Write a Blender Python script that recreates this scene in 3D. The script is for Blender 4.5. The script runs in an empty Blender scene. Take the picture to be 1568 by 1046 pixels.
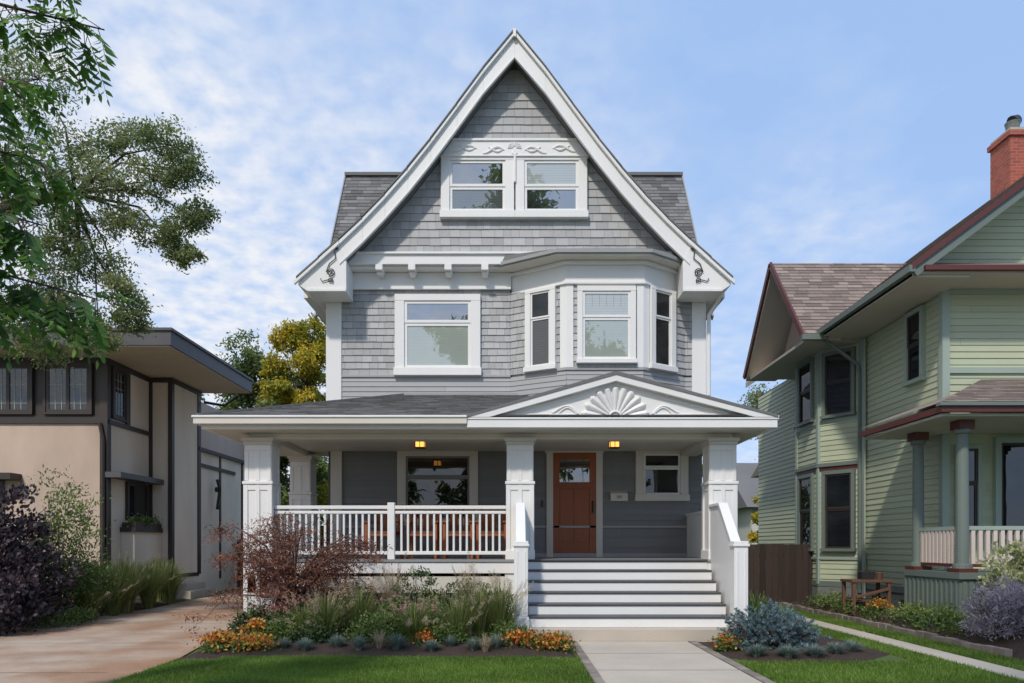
import bpy, bmesh, math, random
import numpy as np
from mathutils import Vector
random.seed(7); rng=np.random.default_rng(7)
R=math.radians
sc=bpy.context.scene
# ---------------------------------------------------------------- materials
def base(name):
    m=bpy.data.materials.new(name); m.use_nodes=True; nt=m.node_tree; nt.nodes.clear()
    out=nt.nodes.new('ShaderNodeOutputMaterial'); return m,nt,out
def N(nt,t,**kw):
    n=nt.nodes.new(t)
    for k,v in kw.items(): setattr(n,k,v)
    return n
def math_(nt,op,a,b=None,clamp=False,c=None):
    n=N(nt,'ShaderNodeMath',operation=op); n.use_clamp=clamp
    for i,x in enumerate((a,b,c)):
        if x is None: continue
        if isinstance(x,(int,float)): n.inputs[i].default_value=x
        else: nt.links.new(x,n.inputs[i])
    return n.outputs[0]
def noise(nt,scale,detail=4,vec=None,rough=.55):
    n=N(nt,'ShaderNodeTexNoise'); n.inputs['Scale'].default_value=scale; n.inputs['Detail'].default_value=detail
    n.inputs['Roughness'].default_value=rough
    if vec: nt.links.new(vec,n.inputs['Vector'])
    return n.outputs['Fac']
def objvec(nt,s=(1,1,1)):
    tc=N(nt,'ShaderNodeTexCoord'); mp=N(nt,'ShaderNodeMapping'); mp.inputs['Scale'].default_value=s
    nt.links.new(tc.outputs['Object'],mp.inputs['Vector']); return mp.outputs[0]
def ramp(nt,fac,stops):
    r=N(nt,'ShaderNodeValToRGB'); e=r.color_ramp.elements
    while len(e)<len(stops): e.new(.5)
    for i,(p,c) in enumerate(stops): e[i].position=p; e[i].color=(*c,1)
    nt.links.new(fac,r.inputs[0]); return r.outputs[0]
def rndattr(nt):
    a=N(nt,'ShaderNodeAttribute'); a.attribute_name='rnd'; return a.outputs['Fac']
def scale(nt,col,f):
    v=N(nt,'ShaderNodeVectorMath',operation='SCALE')
    if isinstance(col,tuple): v.inputs[0].default_value=col
    else: nt.links.new(col,v.inputs[0])
    if isinstance(f,(int,float)): v.inputs['Scale'].default_value=f
    else: nt.links.new(f,v.inputs['Scale'])
    return v.outputs[0]
def paint(name,col,rough=.5,var=.07,sc_=1.5,bump=.0,bs=60,rv=0.,fine=0.,stops=None,stretch=(1,1,.35),metal=0):
    m,nt,out=base(name); b=N(nt,'ShaderNodeBsdfPrincipled'); nt.links.new(b.outputs[0],out.inputs[0])
    f=math_(nt,'MULTIPLY_ADD',noise(nt,sc_,5,objvec(nt,stretch)),4*var,c=1-2*var)
    if rv: f=math_(nt,'MULTIPLY',f,math_(nt,'MULTIPLY_ADD',rndattr(nt),2*rv,c=1-rv))
    if fine: f=math_(nt,'MULTIPLY',f,math_(nt,'MULTIPLY_ADD',noise(nt,bs,3,objvec(nt)),4*fine,c=1-2*fine))
    c=col
    if stops: c=ramp(nt,noise(nt,stops[0],6,objvec(nt)),stops[1])
    nt.links.new(scale(nt,c,f),b.inputs['Base Color']); b.inputs['Roughness'].default_value=rough
    b.inputs['Metallic'].default_value=metal
    if bump:
        bp=N(nt,'ShaderNodeBump'); bp.inputs['Strength'].default_value=bump; bp.inputs['Distance'].default_value=.02
        nt.links.new(noise(nt,bs,4,objvec(nt)),bp.inputs['Height']); nt.links.new(bp.outputs[0],b.inputs['Normal'])
    return m
def leafmat(name,c0,c1,c2,trans=.35):
    m,nt,out=base(name)
    f=math_(nt,'MULTIPLY_ADD',noise(nt,1.3,2,objvec(nt)),.8,c=-.4)
    f=math_(nt,'ADD',f,rndattr(nt),True)
    col=ramp(nt,f,[(.05,c0),(.5,c1),(.95,c2)])
    d=N(nt,'ShaderNodeBsdfPrincipled'); d.inputs['Roughness'].default_value=.55; nt.links.new(col,d.inputs['Base Color'])
    t=N(nt,'ShaderNodeBsdfTranslucent'); nt.links.new(scale(nt,col,1.3),t.inputs['Color'])
    mx=N(nt,'ShaderNodeMixShader'); mx.inputs[0].default_value=trans
    nt.links.new(d.outputs[0],mx.inputs[1]); nt.links.new(t.outputs[0],mx.inputs[2]); nt.links.new(mx.outputs[0],out.inputs[0]); return m
def glass(name,col,refl=.25,blind=None,period=.05,lo=.6):
    m,nt,out=base(name)
    d=N(nt,'ShaderNodeBsdfDiffuse')
    if blind:
        sx=N(nt,'ShaderNodeSeparateXYZ'); nt.links.new(objvec(nt),sx.inputs[0])
        fr=math_(nt,'FRACT',math_(nt,'DIVIDE',sx.outputs[2],period))
        c=ramp(nt,fr,[(0,tuple(x*lo for x in blind)),(.25,blind),(1.,tuple(x*.85 for x in blind))])
        nt.links.new(c,d.inputs[0])
    else:
        c=ramp(nt,noise(nt,1.6,3,objvec(nt)),[(.4,tuple(x*.5 for x in col)),(.7,tuple(x*1.6 for x in col))]); nt.links.new(c,d.inputs[0])
    g=N(nt,'ShaderNodeBsdfGlossy'); g.inputs['Roughness'].default_value=.01
    bp=N(nt,'ShaderNodeBump'); bp.inputs['Strength'].default_value=.10; bp.inputs['Distance'].default_value=.02
    nt.links.new(noise(nt,2.2,1,objvec(nt)),bp.inputs['Height']); nt.links.new(bp.outputs[0],g.inputs['Normal'])
    mx=N(nt,'ShaderNodeMixShader'); mx.inputs[0].default_value=refl
    nt.links.new(d.outputs[0],mx.inputs[1]); nt.links.new(g.outputs[0],mx.inputs[2]); nt.links.new(mx.outputs[0],out.inputs[0]); return m
WHITE=paint('white_paint',(.80,.79,.775),.45,.04,1.2,bump=.05,bs=25)
CREAM=paint('cream_paint',(.66,.62,.555),.5,.04)
DARKBACK=paint('backing',(.12,.122,.128),.8)
GREYSH=paint('grey_shingle',(.39,.39,.392),.6,.07,.8,rv=.14,fine=.07,bs=30)
GREYCL=paint('grey_clapboard',(.37,.372,.378),.55,.04,rv=.05)
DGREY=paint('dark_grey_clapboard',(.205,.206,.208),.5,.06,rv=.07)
ASPH=paint('asphalt_roof_shingle',(.165,.163,.16),.9,.1,1,rv=.42,fine=.3,bs=90)
BROOF=paint('brown_roof_shingle',(.245,.195,.17),.9,.1,1,rv=.32,fine=.24,bs=90)
GUTTER=paint('grey_gutter',(.33,.33,.33),.4,.05)
DKMETAL=paint('dark_metal',(.03,.03,.03),.4)
PFLOOR=paint('porch_floor',(.25,.26,.27),.5,.1)
TREAD=paint('tread_paint',(.075,.078,.082),.5,.1)
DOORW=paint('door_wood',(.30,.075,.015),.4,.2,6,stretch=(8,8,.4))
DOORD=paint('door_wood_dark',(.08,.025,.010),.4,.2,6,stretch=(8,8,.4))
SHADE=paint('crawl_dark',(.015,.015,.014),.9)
G_DARK=glass('glass_dark',(.012,.014,.016),.11)
G_BAY=glass('glass_bay_side',(.018,.02,.022),.06)
G_BAYB=glass('glass_bay_blind',(0,0,0),.07,blind=(.10,.10,.10),period=.05)
G_POR=glass('glass_porch',(.012,.011,.010),.10)
G_SKY=glass('glass_sky',(.05,.06,.06),.5)
G_BLIND=glass('glass_blind',(0,0,0),.28,blind=(.48,.52,.50),period=.05)
G_BLIND2=glass('glass_blind_dim',(0,0,0),.30,blind=(.11,.13,.13),period=.05)
G_SHADE=glass('glass_shade',(0,0,0),.28,blind=(.42,.47,.42),period=.035,lo=.75)
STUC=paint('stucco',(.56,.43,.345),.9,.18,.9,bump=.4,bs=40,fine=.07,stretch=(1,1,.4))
STUC_LIT=paint('stucco_lit_side',(.80,.68,.56),.9,.14,.9,bump=.3,bs=40,fine=.05,stretch=(1,1,.4))  # same stucco, with the brightness of lit side walls put into its colour
DTRIM=paint('dark_brown_trim',(.045,.033,.028),.5,.1)
DFASC=paint('slate_fascia',(.10,.095,.105),.5,.1)
SOFF=paint('tan_soffit',(.64,.52,.42),.7,.06)
GREEN=paint('pale_green_clapboard',(.47,.51,.36),.55,.07,.8,rv=.06)
GRBACK=paint('green_backing',(.20,.24,.16),.8)
TEAL=paint('grey_green_trim',(.155,.19,.17),.5,.06)
LTEAL=paint('light_grey_green_trim',(.33,.40,.345),.5,.05)
REDT=paint('maroon_trim',(.11,.028,.020),.5,.08)
GSOFF=paint('cream_soffit',(.52,.48,.41),.6,.05)
PINK=paint('pinkish_balustrade',(.66,.56,.50),.5,.05)
FOUND=paint('stone_foundation',(.17,.19,.18),.8,.2,4,bump=.4,bs=12)
CONC=paint('concrete',(.49,.43,.355),.9,.12,1.1,bump=.2,bs=80,fine=.11,stretch=(1,1,1))
CONCR=paint('stained_concrete',(.4,.36,.31),.9,.16,1.9,bump=.3,bs=80,fine=.22,stretch=(1,1,1),stops=(.42,[(.36,(.47,.40,.32)),(.46,(.42,.315,.235)),(.57,(.34,.20,.12)),(.74,(.26,.12,.06))]))
EDGE=paint('paver_edging',(.24,.20,.175),.9,.15,5,fine=.1,bs=60,rv=.25)
MULCH=paint('mulch',(.045,.028,.02),.95,.2,6,bump=1,bs=45,fine=.35)
SOILG=paint('ground_grass',(.07,.11,.024),.95,.2,1.5,bump=.6,bs=50,fine=.3)
STREET=paint('street_asphalt',(.05,.05,.052),.9,.1,3,fine=.2,bs=70)
BARK=paint('bark',(.085,.065,.05),.9,.25,6,bump=.8,bs=30)
TWIG=paint('maple_bark',(.14,.09,.08),.8,.2,6)
FENCE=paint('fence_wood',(.040,.025,.020),.8,.2,4,rv=.35,stretch=(6,6,.4))
WOODF=paint('chair_wood',(.36,.10,.03),.6,.15,5,stretch=(5,5,.6))
BENCHW=paint('bench_wood',(.14,.07,.045),.7,.2,5)
L_NEAR=leafmat('leaf_near',(.04,.10,.02),(.09,.21,.03),(.18,.32,.06),.45)
L_MID=leafmat('leaf_mid',(.075,.115,.035),(.17,.22,.08),(.30,.33,.14),.45)
L_YEL=leafmat('leaf_yellow',(.10,.16,.02),(.36,.32,.03),(.66,.48,.03))
L_BG=leafmat('leaf_bg',(.055,.10,.03),(.14,.20,.05),(.25,.29,.09))
L_RED=leafmat('leaf_maple',(.09,.028,.02),(.23,.08,.05),(.36,.19,.11),.35)
L_PUR=leafmat('leaf_purple',(.014,.011,.016),(.042,.028,.036),(.10,.07,.08),.15)
L_SHR=leafmat('leaf_shrub',(.035,.07,.02),(.10,.17,.04),(.25,.30,.09))
L_DK=leafmat('leaf_dark_shrub',(.018,.038,.014),(.05,.09,.03),(.14,.17,.055),.2)
L_GR=leafmat('grass_blade',(.065,.12,.016),(.14,.24,.032),(.24,.35,.065),.4)
L_OG=leafmat('ornamental_grass',(.06,.09,.02),(.16,.21,.055),(.36,.34,.16),.3)
L_FES=leafmat('blue_fescue_blade',(.08,.12,.10),(.18,.24,.205),(.33,.38,.33),.2)
L_SPR=leafmat('spruce_needle',(.035,.065,.075),(.11,.175,.195),(.26,.36,.385),.1)
L_PLM=leafmat('plume',(.25,.19,.12),(.42,.34,.23),(.6,.5,.36),.3)
L_FLO=leafmat('flower_orange',(.36,.03,.015),(.58,.20,.02),(.60,.48,.08),.3)
L_LAV=leafmat('lavender',(.16,.17,.15),(.32,.28,.34),(.50,.44,.54),.3)
L_HYD=leafmat('hydrangea',(.16,.22,.07),(.38,.42,.20),(.62,.60,.40),.3)
L_PINK=leafmat('pink_petal',(.4,.12,.12),(.55,.25,.25),(.6,.35,.35))
def brickmat():
    m,nt,out=base('red_brick'); b=N(nt,'ShaderNodeBsdfPrincipled'); nt.links.new(b.outputs[0],out.inputs[0]); b.inputs['Roughness'].default_value=.9
    t=N(nt,'ShaderNodeTexBrick'); t.inputs['Scale'].default_value=1; t.inputs['Brick Width'].default_value=.2; t.inputs['Row Height'].default_value=.075
    t.inputs['Mortar Size'].default_value=.006; t.inputs['Color1'].default_value=(.42,.10,.06,1); t.inputs['Color2'].default_value=(.30,.07,.045,1); t.inputs['Mortar'].default_value=(.3,.2,.17,1)
    s=N(nt,'ShaderNodeSeparateXYZ'); nt.links.new(objvec(nt),s.inputs[0]); c=N(nt,'ShaderNodeCombineXYZ')
    nt.links.new(math_(nt,'ADD',s.outputs[0],s.outputs[1]),c.inputs[0]); nt.links.new(s.outputs[2],c.inputs[1]); nt.links.new(c.outputs[0],t.inputs['Vector'])
    nt.links.new(t.outputs['Color'],b.inputs['Base Color']); return m
BRICK=brickmat()
def lampmat():
    m,nt,out=base('amber_lantern'); e=N(nt,'ShaderNodeEmission'); e.inputs[0].default_value=(1,.42,.08,1); e.inputs[1].default_value=2.2
    nt.links.new(e.outputs[0],out.inputs[0]); return m
LAMP=lampmat()
# ---------------------------------------------------------------- mesh builder
def empty(name,loc=(0,0,0)):
    e=bpy.data.objects.new(name,None); e.location=loc; e.empty_display_size=.3; sc.collection.objects.link(e); return e
class MB:
    def __init__(s): s.v=[];s.f=[];s.m=[];s.r=[];s.mats=[]
    def mi(s,m):
        if m not in s.mats: s.mats.append(m)
        return s.mats.index(m)
    def face(s,pts,m,r=None):
        k=len(s.v); s.v+= [tuple(p) for p in pts]; s.f.append(tuple(range(k,k+len(pts)))); s.m.append(s.mi(m)); s.r.append(.5 if r is None else r)
    def solid(s,A,B,m,r=None):
        n=len(A); k=len(s.v); s.v+=[tuple(p) for p in A]+[tuple(p) for p in B]
        fs=[tuple(range(k,k+n)),tuple(range(k+2*n-1,k+n-1,-1))]+[(k+i,k+n+i,k+n+(i+1)%n,k+(i+1)%n) for i in range(n)]
        s.f+=fs; s.m+=[s.mi(m)]*len(fs); s.r+=[.5 if r is None else r]*len(fs)
    def box(s,x0,x1,y0,y1,z0,z1,m,r=None):
        s.solid([(x0,y0,z0),(x1,y0,z0),(x1,y1,z0),(x0,y1,z0)],[(x0,y0,z1),(x1,y0,z1),(x1,y1,z1),(x0,y1,z1)],m,r)
    def lbox(s,F,u0,u1,n0,n1,z0,z1,m,r=None):
        O,U,Nn=F; P=lambda u,n,z:(O[0]+U[0]*u+Nn[0]*n,O[1]+U[1]*u+Nn[1]*n,z)
        s.solid([P(u0,n0,z0),P(u1,n0,z0),P(u1,n1,z0),P(u0,n1,z0)],[P(u0,n0,z1),P(u1,n0,z1),P(u1,n1,z1),P(u0,n1,z1)],m,r)
    def prismY(s,poly,y0,y1,m): s.solid([(x,y0,z) for x,z in poly],[(x,y1,z) for x,z in poly],m)
    def prismX(s,poly,x0,x1,m): s.solid([(x0,y,z) for y,z in poly],[(x1,y,z) for y,z in poly],m)
    def prismZ(s,poly,z0,z1,m): s.solid([(x,y,z0) for x,y in poly],[(x,y,z1) for x,y in poly],m)
    def beam(s,p,q,w,h,m,up=(0,0,1)):
        p=Vector(p);q=Vector(q);d=(q-p).normalized();a=d.cross(Vector(up))
        if a.length<1e-4:a=d.cross(Vector((0,1,0)))
        a.normalize();b=a.cross(d).normalized();a*=w/2;b*=h/2
        s.solid([p-a-b,p+a-b,p+a+b,p-a+b],[q-a-b,q+a-b,q+a+b,q-a+b],m)
    def tube(s,pts,rad,m,n=8,r=None):
        pts=[Vector(p) for p in pts]
        if isinstance(rad,(int,float)): rad=[rad]*len(pts)
        k=len(s.v); L=len(pts); prev=None
        for i,p in enumerate(pts):
            d=(pts[min(i+1,L-1)]-pts[max(i-1,0)]).normalized()
            a=d.orthogonal().normalized() if prev is None else (prev-d*prev.dot(d)).normalized()
            prev=a;b=d.cross(a)
            for j in range(n):
                t=2*math.pi*j/n; q=p+(a*math.cos(t)+b*math.sin(t))*rad[i]; s.v.append(tuple(q))
        for i in range(L-1):
            for j in range(n):
                s.f.append((k+i*n+j,k+i*n+(j+1)%n,k+(i+1)*n+(j+1)%n,k+(i+1)*n+j)); s.m.append(s.mi(m)); s.r.append(.5 if r is None else r)
        for e,o in ((0,1),(L-1,0)):
            s.f.append(tuple(k+e*n+j for j in (range(n) if o==0 else range(n-1,-1,-1)))); s.m.append(s.mi(m)); s.r.append(.5)
    def courses(s,O,U,V,Nn,vmax,umin,umax,exp,width,t,m,gap=.004,wj=.35):
        O=Vector(O);U=Vector(U);V=Vector(V);Nn=Vector(Nn)
        fmin=umin if callable(umin) else (lambda v:umin); fmax=umax if callable(umax) else (lambda v:umax)
        v=0
        while v<vmax-1e-4:
            v1=min(v+exp,vmax); a0,a1,b0,b1=fmin(v),fmin(v1),fmax(v),fmax(v1)
            u=min(a0,a1)-random.random()*width
            while u<max(b0,b1):
                w=width*(1+random.uniform(-wj,wj)); ue=u+w
                c=lambda x,l,h:max(l,min(h,x))
                q=[c(u,a0,b0),c(ue-gap,a0,b0),c(ue-gap,a1,b1),c(u,a1,b1)]
                u=ue
                if q[1]-q[0]<1e-4 and q[2]-q[3]<1e-4: continue
                if b0<a0 and b1<a1: continue
                tt=t*random.uniform(.85,1.15); r=random.random()
                jl=random.uniform(-.003,.003) if width<1 else 0
                A=O+U*q[0]+V*(v+jl)+Nn*tt;B=O+U*q[1]+V*(v+jl)+Nn*tt;C=O+U*q[2]+V*v1+Nn*.001;D=O+U*q[3]+V*v1+Nn*.001
                s.face([A,B,C,D],m,r); s.face([O+U*q[0]+V*(v+jl),O+U*q[1]+V*(v+jl),B,A],m,r*.5)
            v=v1
    def build(s,name,parent=None,smooth=False,bevel=0):
        me=bpy.data.meshes.new(name); me.from_pydata(s.v,[],s.f)
        for m in s.mats: me.materials.append(m)
        me.polygons.foreach_set('material_index',s.m)
        a=me.attributes.new('rnd','FLOAT','FACE'); a.data.foreach_set('value',s.r)
        if bevel:
            bm=bmesh.new(); bm.from_mesh(me); bmesh.ops.recalc_face_normals(bm,faces=bm.faces); bm.to_mesh(me); bm.free()
        if smooth: me.polygons.foreach_set('use_smooth',[True]*len(me.polygons))
        me.update(); o=bpy.data.objects.new(name,me); sc.collection.objects.link(o)
        if parent: o.parent=parent
        if bevel:
            b=o.modifiers.new('bevel','BEVEL'); b.width=bevel; b.segments=1; b.limit_method='ANGLE'
        return o
def npmesh(name,co,nper,mat,rnd,parent=None):
    F=co.shape[0]; me=bpy.data.meshes.new(name)
    me.vertices.add(F*nper); me.vertices.foreach_set('co',co.reshape(-1).astype(np.float32))
    me.loops.add(F*nper); me.loops.foreach_set('vertex_index',np.arange(F*nper,dtype=np.int32))
    me.polygons.add(F); me.polygons.foreach_set('loop_start',np.arange(0,F*nper,nper,dtype=np.int32))
    me.update(calc_edges=True); me.materials.append(mat)
    a=me.attributes.new('rnd','FLOAT','FACE'); a.data.foreach_set('value',rnd.astype(np.float32))
    o=bpy.data.objects.new(name,me); sc.collection.objects.link(o)
    if parent: o.parent=parent
    return o
def unit(a): return a/np.maximum(np.linalg.norm(a,axis=-1,keepdims=True),1e-6)
def leaves_co(P,L,W,D=None,spread=1.0,droop=0.):
    n=len(P); d=rng.normal(size=(n,3)); 
    if D is not None: d=unit(D)+unit(d)*spread
    d[:,2]-=droop; a=unit(d); b=unit(np.cross(a,rng.normal(size=(n,3))))
    l=(L*rng.uniform(.65,1.3,n))[:,None]; w=(W*rng.uniform(.7,1.2,n))[:,None]
    c=np.cross(a,b)
    return np.stack([P,P+a*l*.45+b*w*.5+c*l*.06,P+a*l,P+a*l*.45-b*w*.5+c*l*.06],1)
def crown(clumps,per,L,W,tips=14,sig=.16,flat=.8,droop=.2):
    Ps=[];Rs=[];T=[]
    for (x,y,z,r) in clumps:
        nt_=max(3,int(tips*random.uniform(.7,1.3)))
        d=unit(rng.normal(size=(nt_,3)))*(rng.uniform(.25,1,(nt_,1))**.6)*r; d[:,2]*=flat
        tp=np.array([x,y,z])+d; T.append(((x,y,z),tp)); cr=rng.uniform(.1,.9)
        for t in tp:
            k=int(per/nt_*random.uniform(.5,1.5)); s=sig*r*random.uniform(.7,1.5)
            Ps.append(t+rng.normal(size=(k,3))*s*np.array([1,1,.7])); 
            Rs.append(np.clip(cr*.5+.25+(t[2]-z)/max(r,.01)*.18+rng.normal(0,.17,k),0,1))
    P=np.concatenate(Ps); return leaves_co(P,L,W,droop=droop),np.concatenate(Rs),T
def tree(name,trunk,tr,clumps,per,L,W,mat,tips=14,sig=.16,bark=None,twigs=True,droop=.2,limb=1.):
    e=empty(name,trunk[0]); bark=bark or BARK
    mb=MB(); o=Vector(trunk[0])
    mb.tube([Vector(p)-o for p in trunk],[tr*(1-.75*i/(len(trunk)-1)) for i in range(len(trunk))],bark,10)
    co,rn,T=crown(clumps,per,L,W,tips,sig,droop=droop)
    tp=[Vector(p) for p in trunk]
    for (c,tips_) in T:
        c=Vector(c); s=min(tp[1:],key=lambda p:(p-c).length); mid=(s+c)/2+Vector((random.uniform(-.2,.2),random.uniform(-.2,.2),random.uniform(0,.35)))
        mb.tube([s-o,mid-o,c-o],[tr*.22*limb,tr*.13*limb,tr*.05*limb],bark,6)
        if twigs:
            for t in tips_: mb.tube([c-o,(c+Vector(t))/2-o+Vector((0,0,.04)),Vector(t)-o],[tr*.04*limb,tr*.03*limb,tr*.015*limb],bark,3)
    mb.build('trunk_and_limbs',e,smooth=True)
    npmesh('foliage',co-np.array(trunk[0]),4,mat,rn,e); return e
# ---------------------------------------------------------------- windows
def window(mb,F,u0,u1,z0,z1,gl,bar=None,fw=.11,trim=None,sash=None,gl2=None,sill=True,ht=None,sw=.04):
    trim=trim or WHITE; sash=sash or trim; ht=ht or fw
    mb.lbox(F,u0-fw,u0,-.02,.08,z0,z1,trim); mb.lbox(F,u1,u1+fw,-.02,.08,z0,z1,trim)
    mb.lbox(F,u0-fw,u1+fw,-.02,.083,z1,z1+ht,trim)
    mb.lbox(F,u0-fw-(.02 if sill else 0),u1+fw+(.02 if sill else 0),-.02,.11 if sill else .083,z0-fw*.8,z0,trim)
    zb=bar if bar else z0
    for (a,b,g,n) in ([(zb,z1,gl,.060),(z0,zb,gl2 or gl,.046)] if bar else [(z0,z1,gl,.060)]):
        mb.lbox(F,u0,u0+sw,-.01,n,a,b,sash); mb.lbox(F,u1-sw,u1,-.01,n,a,b,sash)
        mb.lbox(F,u0+sw,u1-sw,-.01,n,b-sw,b,sash); mb.lbox(F,u0+sw,u1-sw,-.01,n,a,a+sw,sash)
        mb.lbox(F,u0+sw,u1-sw,-.01,n-.018,a+sw,b-sw,g)
# ================================================================ MAIN HOUSE
H=empty('grey_shingled_house')
XC=.05
prof=[(0,11.21),(.60,10.48),(1.10,9.80),(1.60,9.13),(2.04,8.58),(2.48,8.08),(2.91,7.63),(3.35,7.21),(3.73,6.86),(4.14,6.48)]
def half(z,drop=0.):
    zz=z+drop
    if zz>=prof[0][1]: return 0
    for (a,b),(c,d) in zip(prof,prof[1:]):
        if d<=zz<=b: return a+(c-a)*(b-zz)/(b-d)
    return prof[-1][0]
w=MB()
w.box(-3.68,3.81,14.4,24,0,6.6,DARKBACK)
w.box(-3.40,3.50,14.12,24,6.93,7.2,DARKBACK)
gp=[(XC+half(z,.32),z) for z in (7.15,7.6,8.2,8.8,9.4,10,10.5)]+[(XC,10.86)]
gp=gp+[(2*XC-x,z) for x,z in gp[::-1][1:]]
w.prismY(gp,14.12,23.5,DARKBACK)
w.prismZ([(-.05,14.45),(1.05,13.81),(2.52,13.81),(3.48,14.45)],4.0,6.9,DARKBACK)
w.build('walls',H)
s=MB()
ext=.158
s.courses((XC,14.115,7.15),(1,0,0),(0,0,1),(0,-1,0),3.6,lambda v:-half(v+7.15,.36),lambda v:half(v+7.15,.36),ext,.20,.018,GREYSH)
s.courses((0,14.395,4.82),(1,0,0),(0,0,1),(0,-1,0),1.75,-3.42,-.04,.135,.17,.018,GREYSH)
s.courses((0,14.395,4.82),(1,0,0),(0,0,1),(0,-1,0),1.75,3.44,3.60,.135,.17,.018,GREYSH)
s.courses((0,14.395,4.3),(1,0,0),(0,0,1),(0,-1,0),.48,-3.42,3.6,.10,9,.014,GREYCL)
# side walls
s.courses((-3.685,14.6,.6),(0,1,0),(0,0,1),(-1,0,0),5.7,0,9.4,.135,.3,.016,GREYSH)
s.courses((3.815,14.6,.6),(0,1,0),(0,0,1),(1,0,0),5.7,0,9.4,.135,.3,.016,GREYSH)
def dirf(a,b):
    d=Vector((b[0]-a[0],b[1]-a[1],0)); L=d.length; d.normalize(); n=Vector((d.y,-d.x,0)); return (Vector((a[0],a[1],0)),d,n),L
bayc=[(-.03,14.39),(1.05,13.80),(2.52,13.80),(3.46,14.39)]
BF=[dirf(bayc[i],bayc[i+1]) for i in range(3)]
for (F,L) in BF:
    O=Vector((F[0].x,F[0].y,4.82)); s.courses(O,F[1],(0,0,1),F[2],1.66,0,L,.135,.15,.018,GREYSH)
    s.courses((F[0].x,F[0].y,4.1),F[1],(0,0,1),F[2],.68,0,L,.10,9,.014,GREYCL)
s.build('shingle_siding',H)
t=MB()
FW=((0,14.4,0),(1,0,0),(0,-1,0)); FG=((0,14.1,0),(1,0,0),(0,-1,0))
def rake(sg):
    out=[(XC+sg*a,b) for a,b in prof[:8]]; inn=[(XC+sg*max(0,a),b-.43) for a,b in prof[:8]]
    inn=[(XC,prof[0][1]-.47)]+inn[1:]
    for i in range(7):
        t.prismY([out[i],out[i+1],inn[i+1],inn[i]],13.75,13.80,WHITE)
        o1,o2=out[i],out[i+1]
        t.prismY([(o1[0],o1[1]+.03),(o2[0],o2[1]+.03),(o2[0],o2[1]-.06),(o1[0],o1[1]-.06)],13.69,13.745,WHITE)
        t.prismY([(inn[i][0],inn[i][1]+.05),(inn[i+1][0],inn[i+1][1]+.05),inn[i+1],inn[i]],13.73,13.748,WHITE)
    blk=[(3.35,7.18),(4.14,6.45),(4.14,6.40),(3.95,6.27),(3.22,6.27),(3.22,6.84)]
    t.prismY([(XC+sg*a,b) for a,b in blk],13.747,14.34,WHITE)
    t.prismY([(XC+sg*a,b) for a,b in [(3.35,7.24),(4.20,6.47),(4.20,6.39),(3.35,7.15)]],13.68,13.742,WHITE)
    xs=sorted((XC+sg*3.22,XC+sg*3.97)); t.box(xs[0],xs[1],13.72,13.745,6.27,6.33,WHITE)
    t.prismY([(XC+sg*a,b) for a,b in [(3.60,6.86),(3.75,6.78),(4.12,6.44),(3.95,6.3),(3.60,6.3)]],14.35,24,WHITE)
rake(-1); rake(1)
t.box(XC-.03,XC+.03,13.66,13.7,11.1,11.26,WHITE)
t.box(-3.2,3.3,14.06,14.2,6.92,7.15,WHITE); t.box(-3.2,3.3,14.02,14.1,7.11,7.155,WHITE)
t.box(-3.2,3.3,14.14,14.45,6.87,6.915,WHITE)
for x in (-2.60,-1.96,-1.25,-.53):
    t.box(x-.07,x+.07,14.03,14.34,6.80,6.91,WHITE); t.box(x-.055,x+.055,14.12,14.34,6.74,6.80,WHITE)
t.box(-3.42,-.02,14.345,14.42,6.56,6.865,WHITE); t.box(-3.42,-.02,14.31,14.36,6.52,6.57,WHITE)
t.box(3.4,3.6,14.345,14.42,6.56,6.86,WHITE)
t.box(-3.72,-3.41,14.36,14.6,4.25,6.6,WHITE); t.box(3.60,3.88,14.36,14.6,3.3,6.6,WHITE)
t.box(-3.41,-.03,14.365,14.41,4.78,4.83,GREYCL)
def bayband(off,z0,z1,m):
    t.prismZ([(-.03-off*1.2,14.44),(1.05-off*.45,13.8-off),(2.52+off*.45,13.8-off),(3.46+off*1.2,14.44)],z0,z1,m)
bayband(.035,6.44,6.79,WHITE); bayband(.065,6.42,6.47,WHITE); bayband(.03,4.78,4.83,GREYCL)
bayband(.12,6.79,6.85,WHITE)
for i,c in enumerate(bayc[1:3]):
    t.prismZ([(c[0]-.13,c[1]+(.04 if i==0 else -.03)),(c[0],c[1]-.03),(c[0]+.13,c[1]+(-.03 if i==0 else .04)),(c[0],c[1]+.1)],4.83,6.44,WHITE)
e0=[(-.36,14.2),(.84,13.48),(2.60,13.48),(3.50,14.1),(3.5,14.3),(-.36,14.3)]
t.prismZ(e0,6.855,6.90,CREAM); t.prismZ([(x+(-.03 if x<1.5 else .03),y-.04) for x,y in e0[:4]]+e0[4:],6.90,6.97,GUTTER)
t.build('trim',H,bevel=.006)
rf=MB()
rf.face([(-.36,14.16,6.975),(.84,13.45,6.975),(.95,14.1,7.1),(-.2,14.1,7.1)],ASPH); rf.face([(.84,13.45,6.975),(2.6,13.45,6.975),(2.5,14.1,7.1),(.95,14.1,7.1)],ASPH); rf.face([(2.6,13.45,6.975),(3.5,14.06,6.975),(3.4,14.1,7.1),(2.5,14.1,7.1)],ASPH)
for sg in (-1,1):
    for i in range(9):
        a,b=prof[i];c,d=prof[i+1]
        rf.prismY([(XC+sg*a,b+.06),(XC+sg*c*1.005,d+.06),(XC+sg*c,d-.34 if i<7 else d-.02),(XC+sg*a,b-.34 if i<7 else b-.02)],13.805,24,ASPH)
        rf.prismY([(XC+sg*a,b+.065),(XC+sg*c*1.005,d+.065),(XC+sg*c*1.005,d+.03),(XC+sg*a,b+.03)],13.67,13.80,ASPH)
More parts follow.
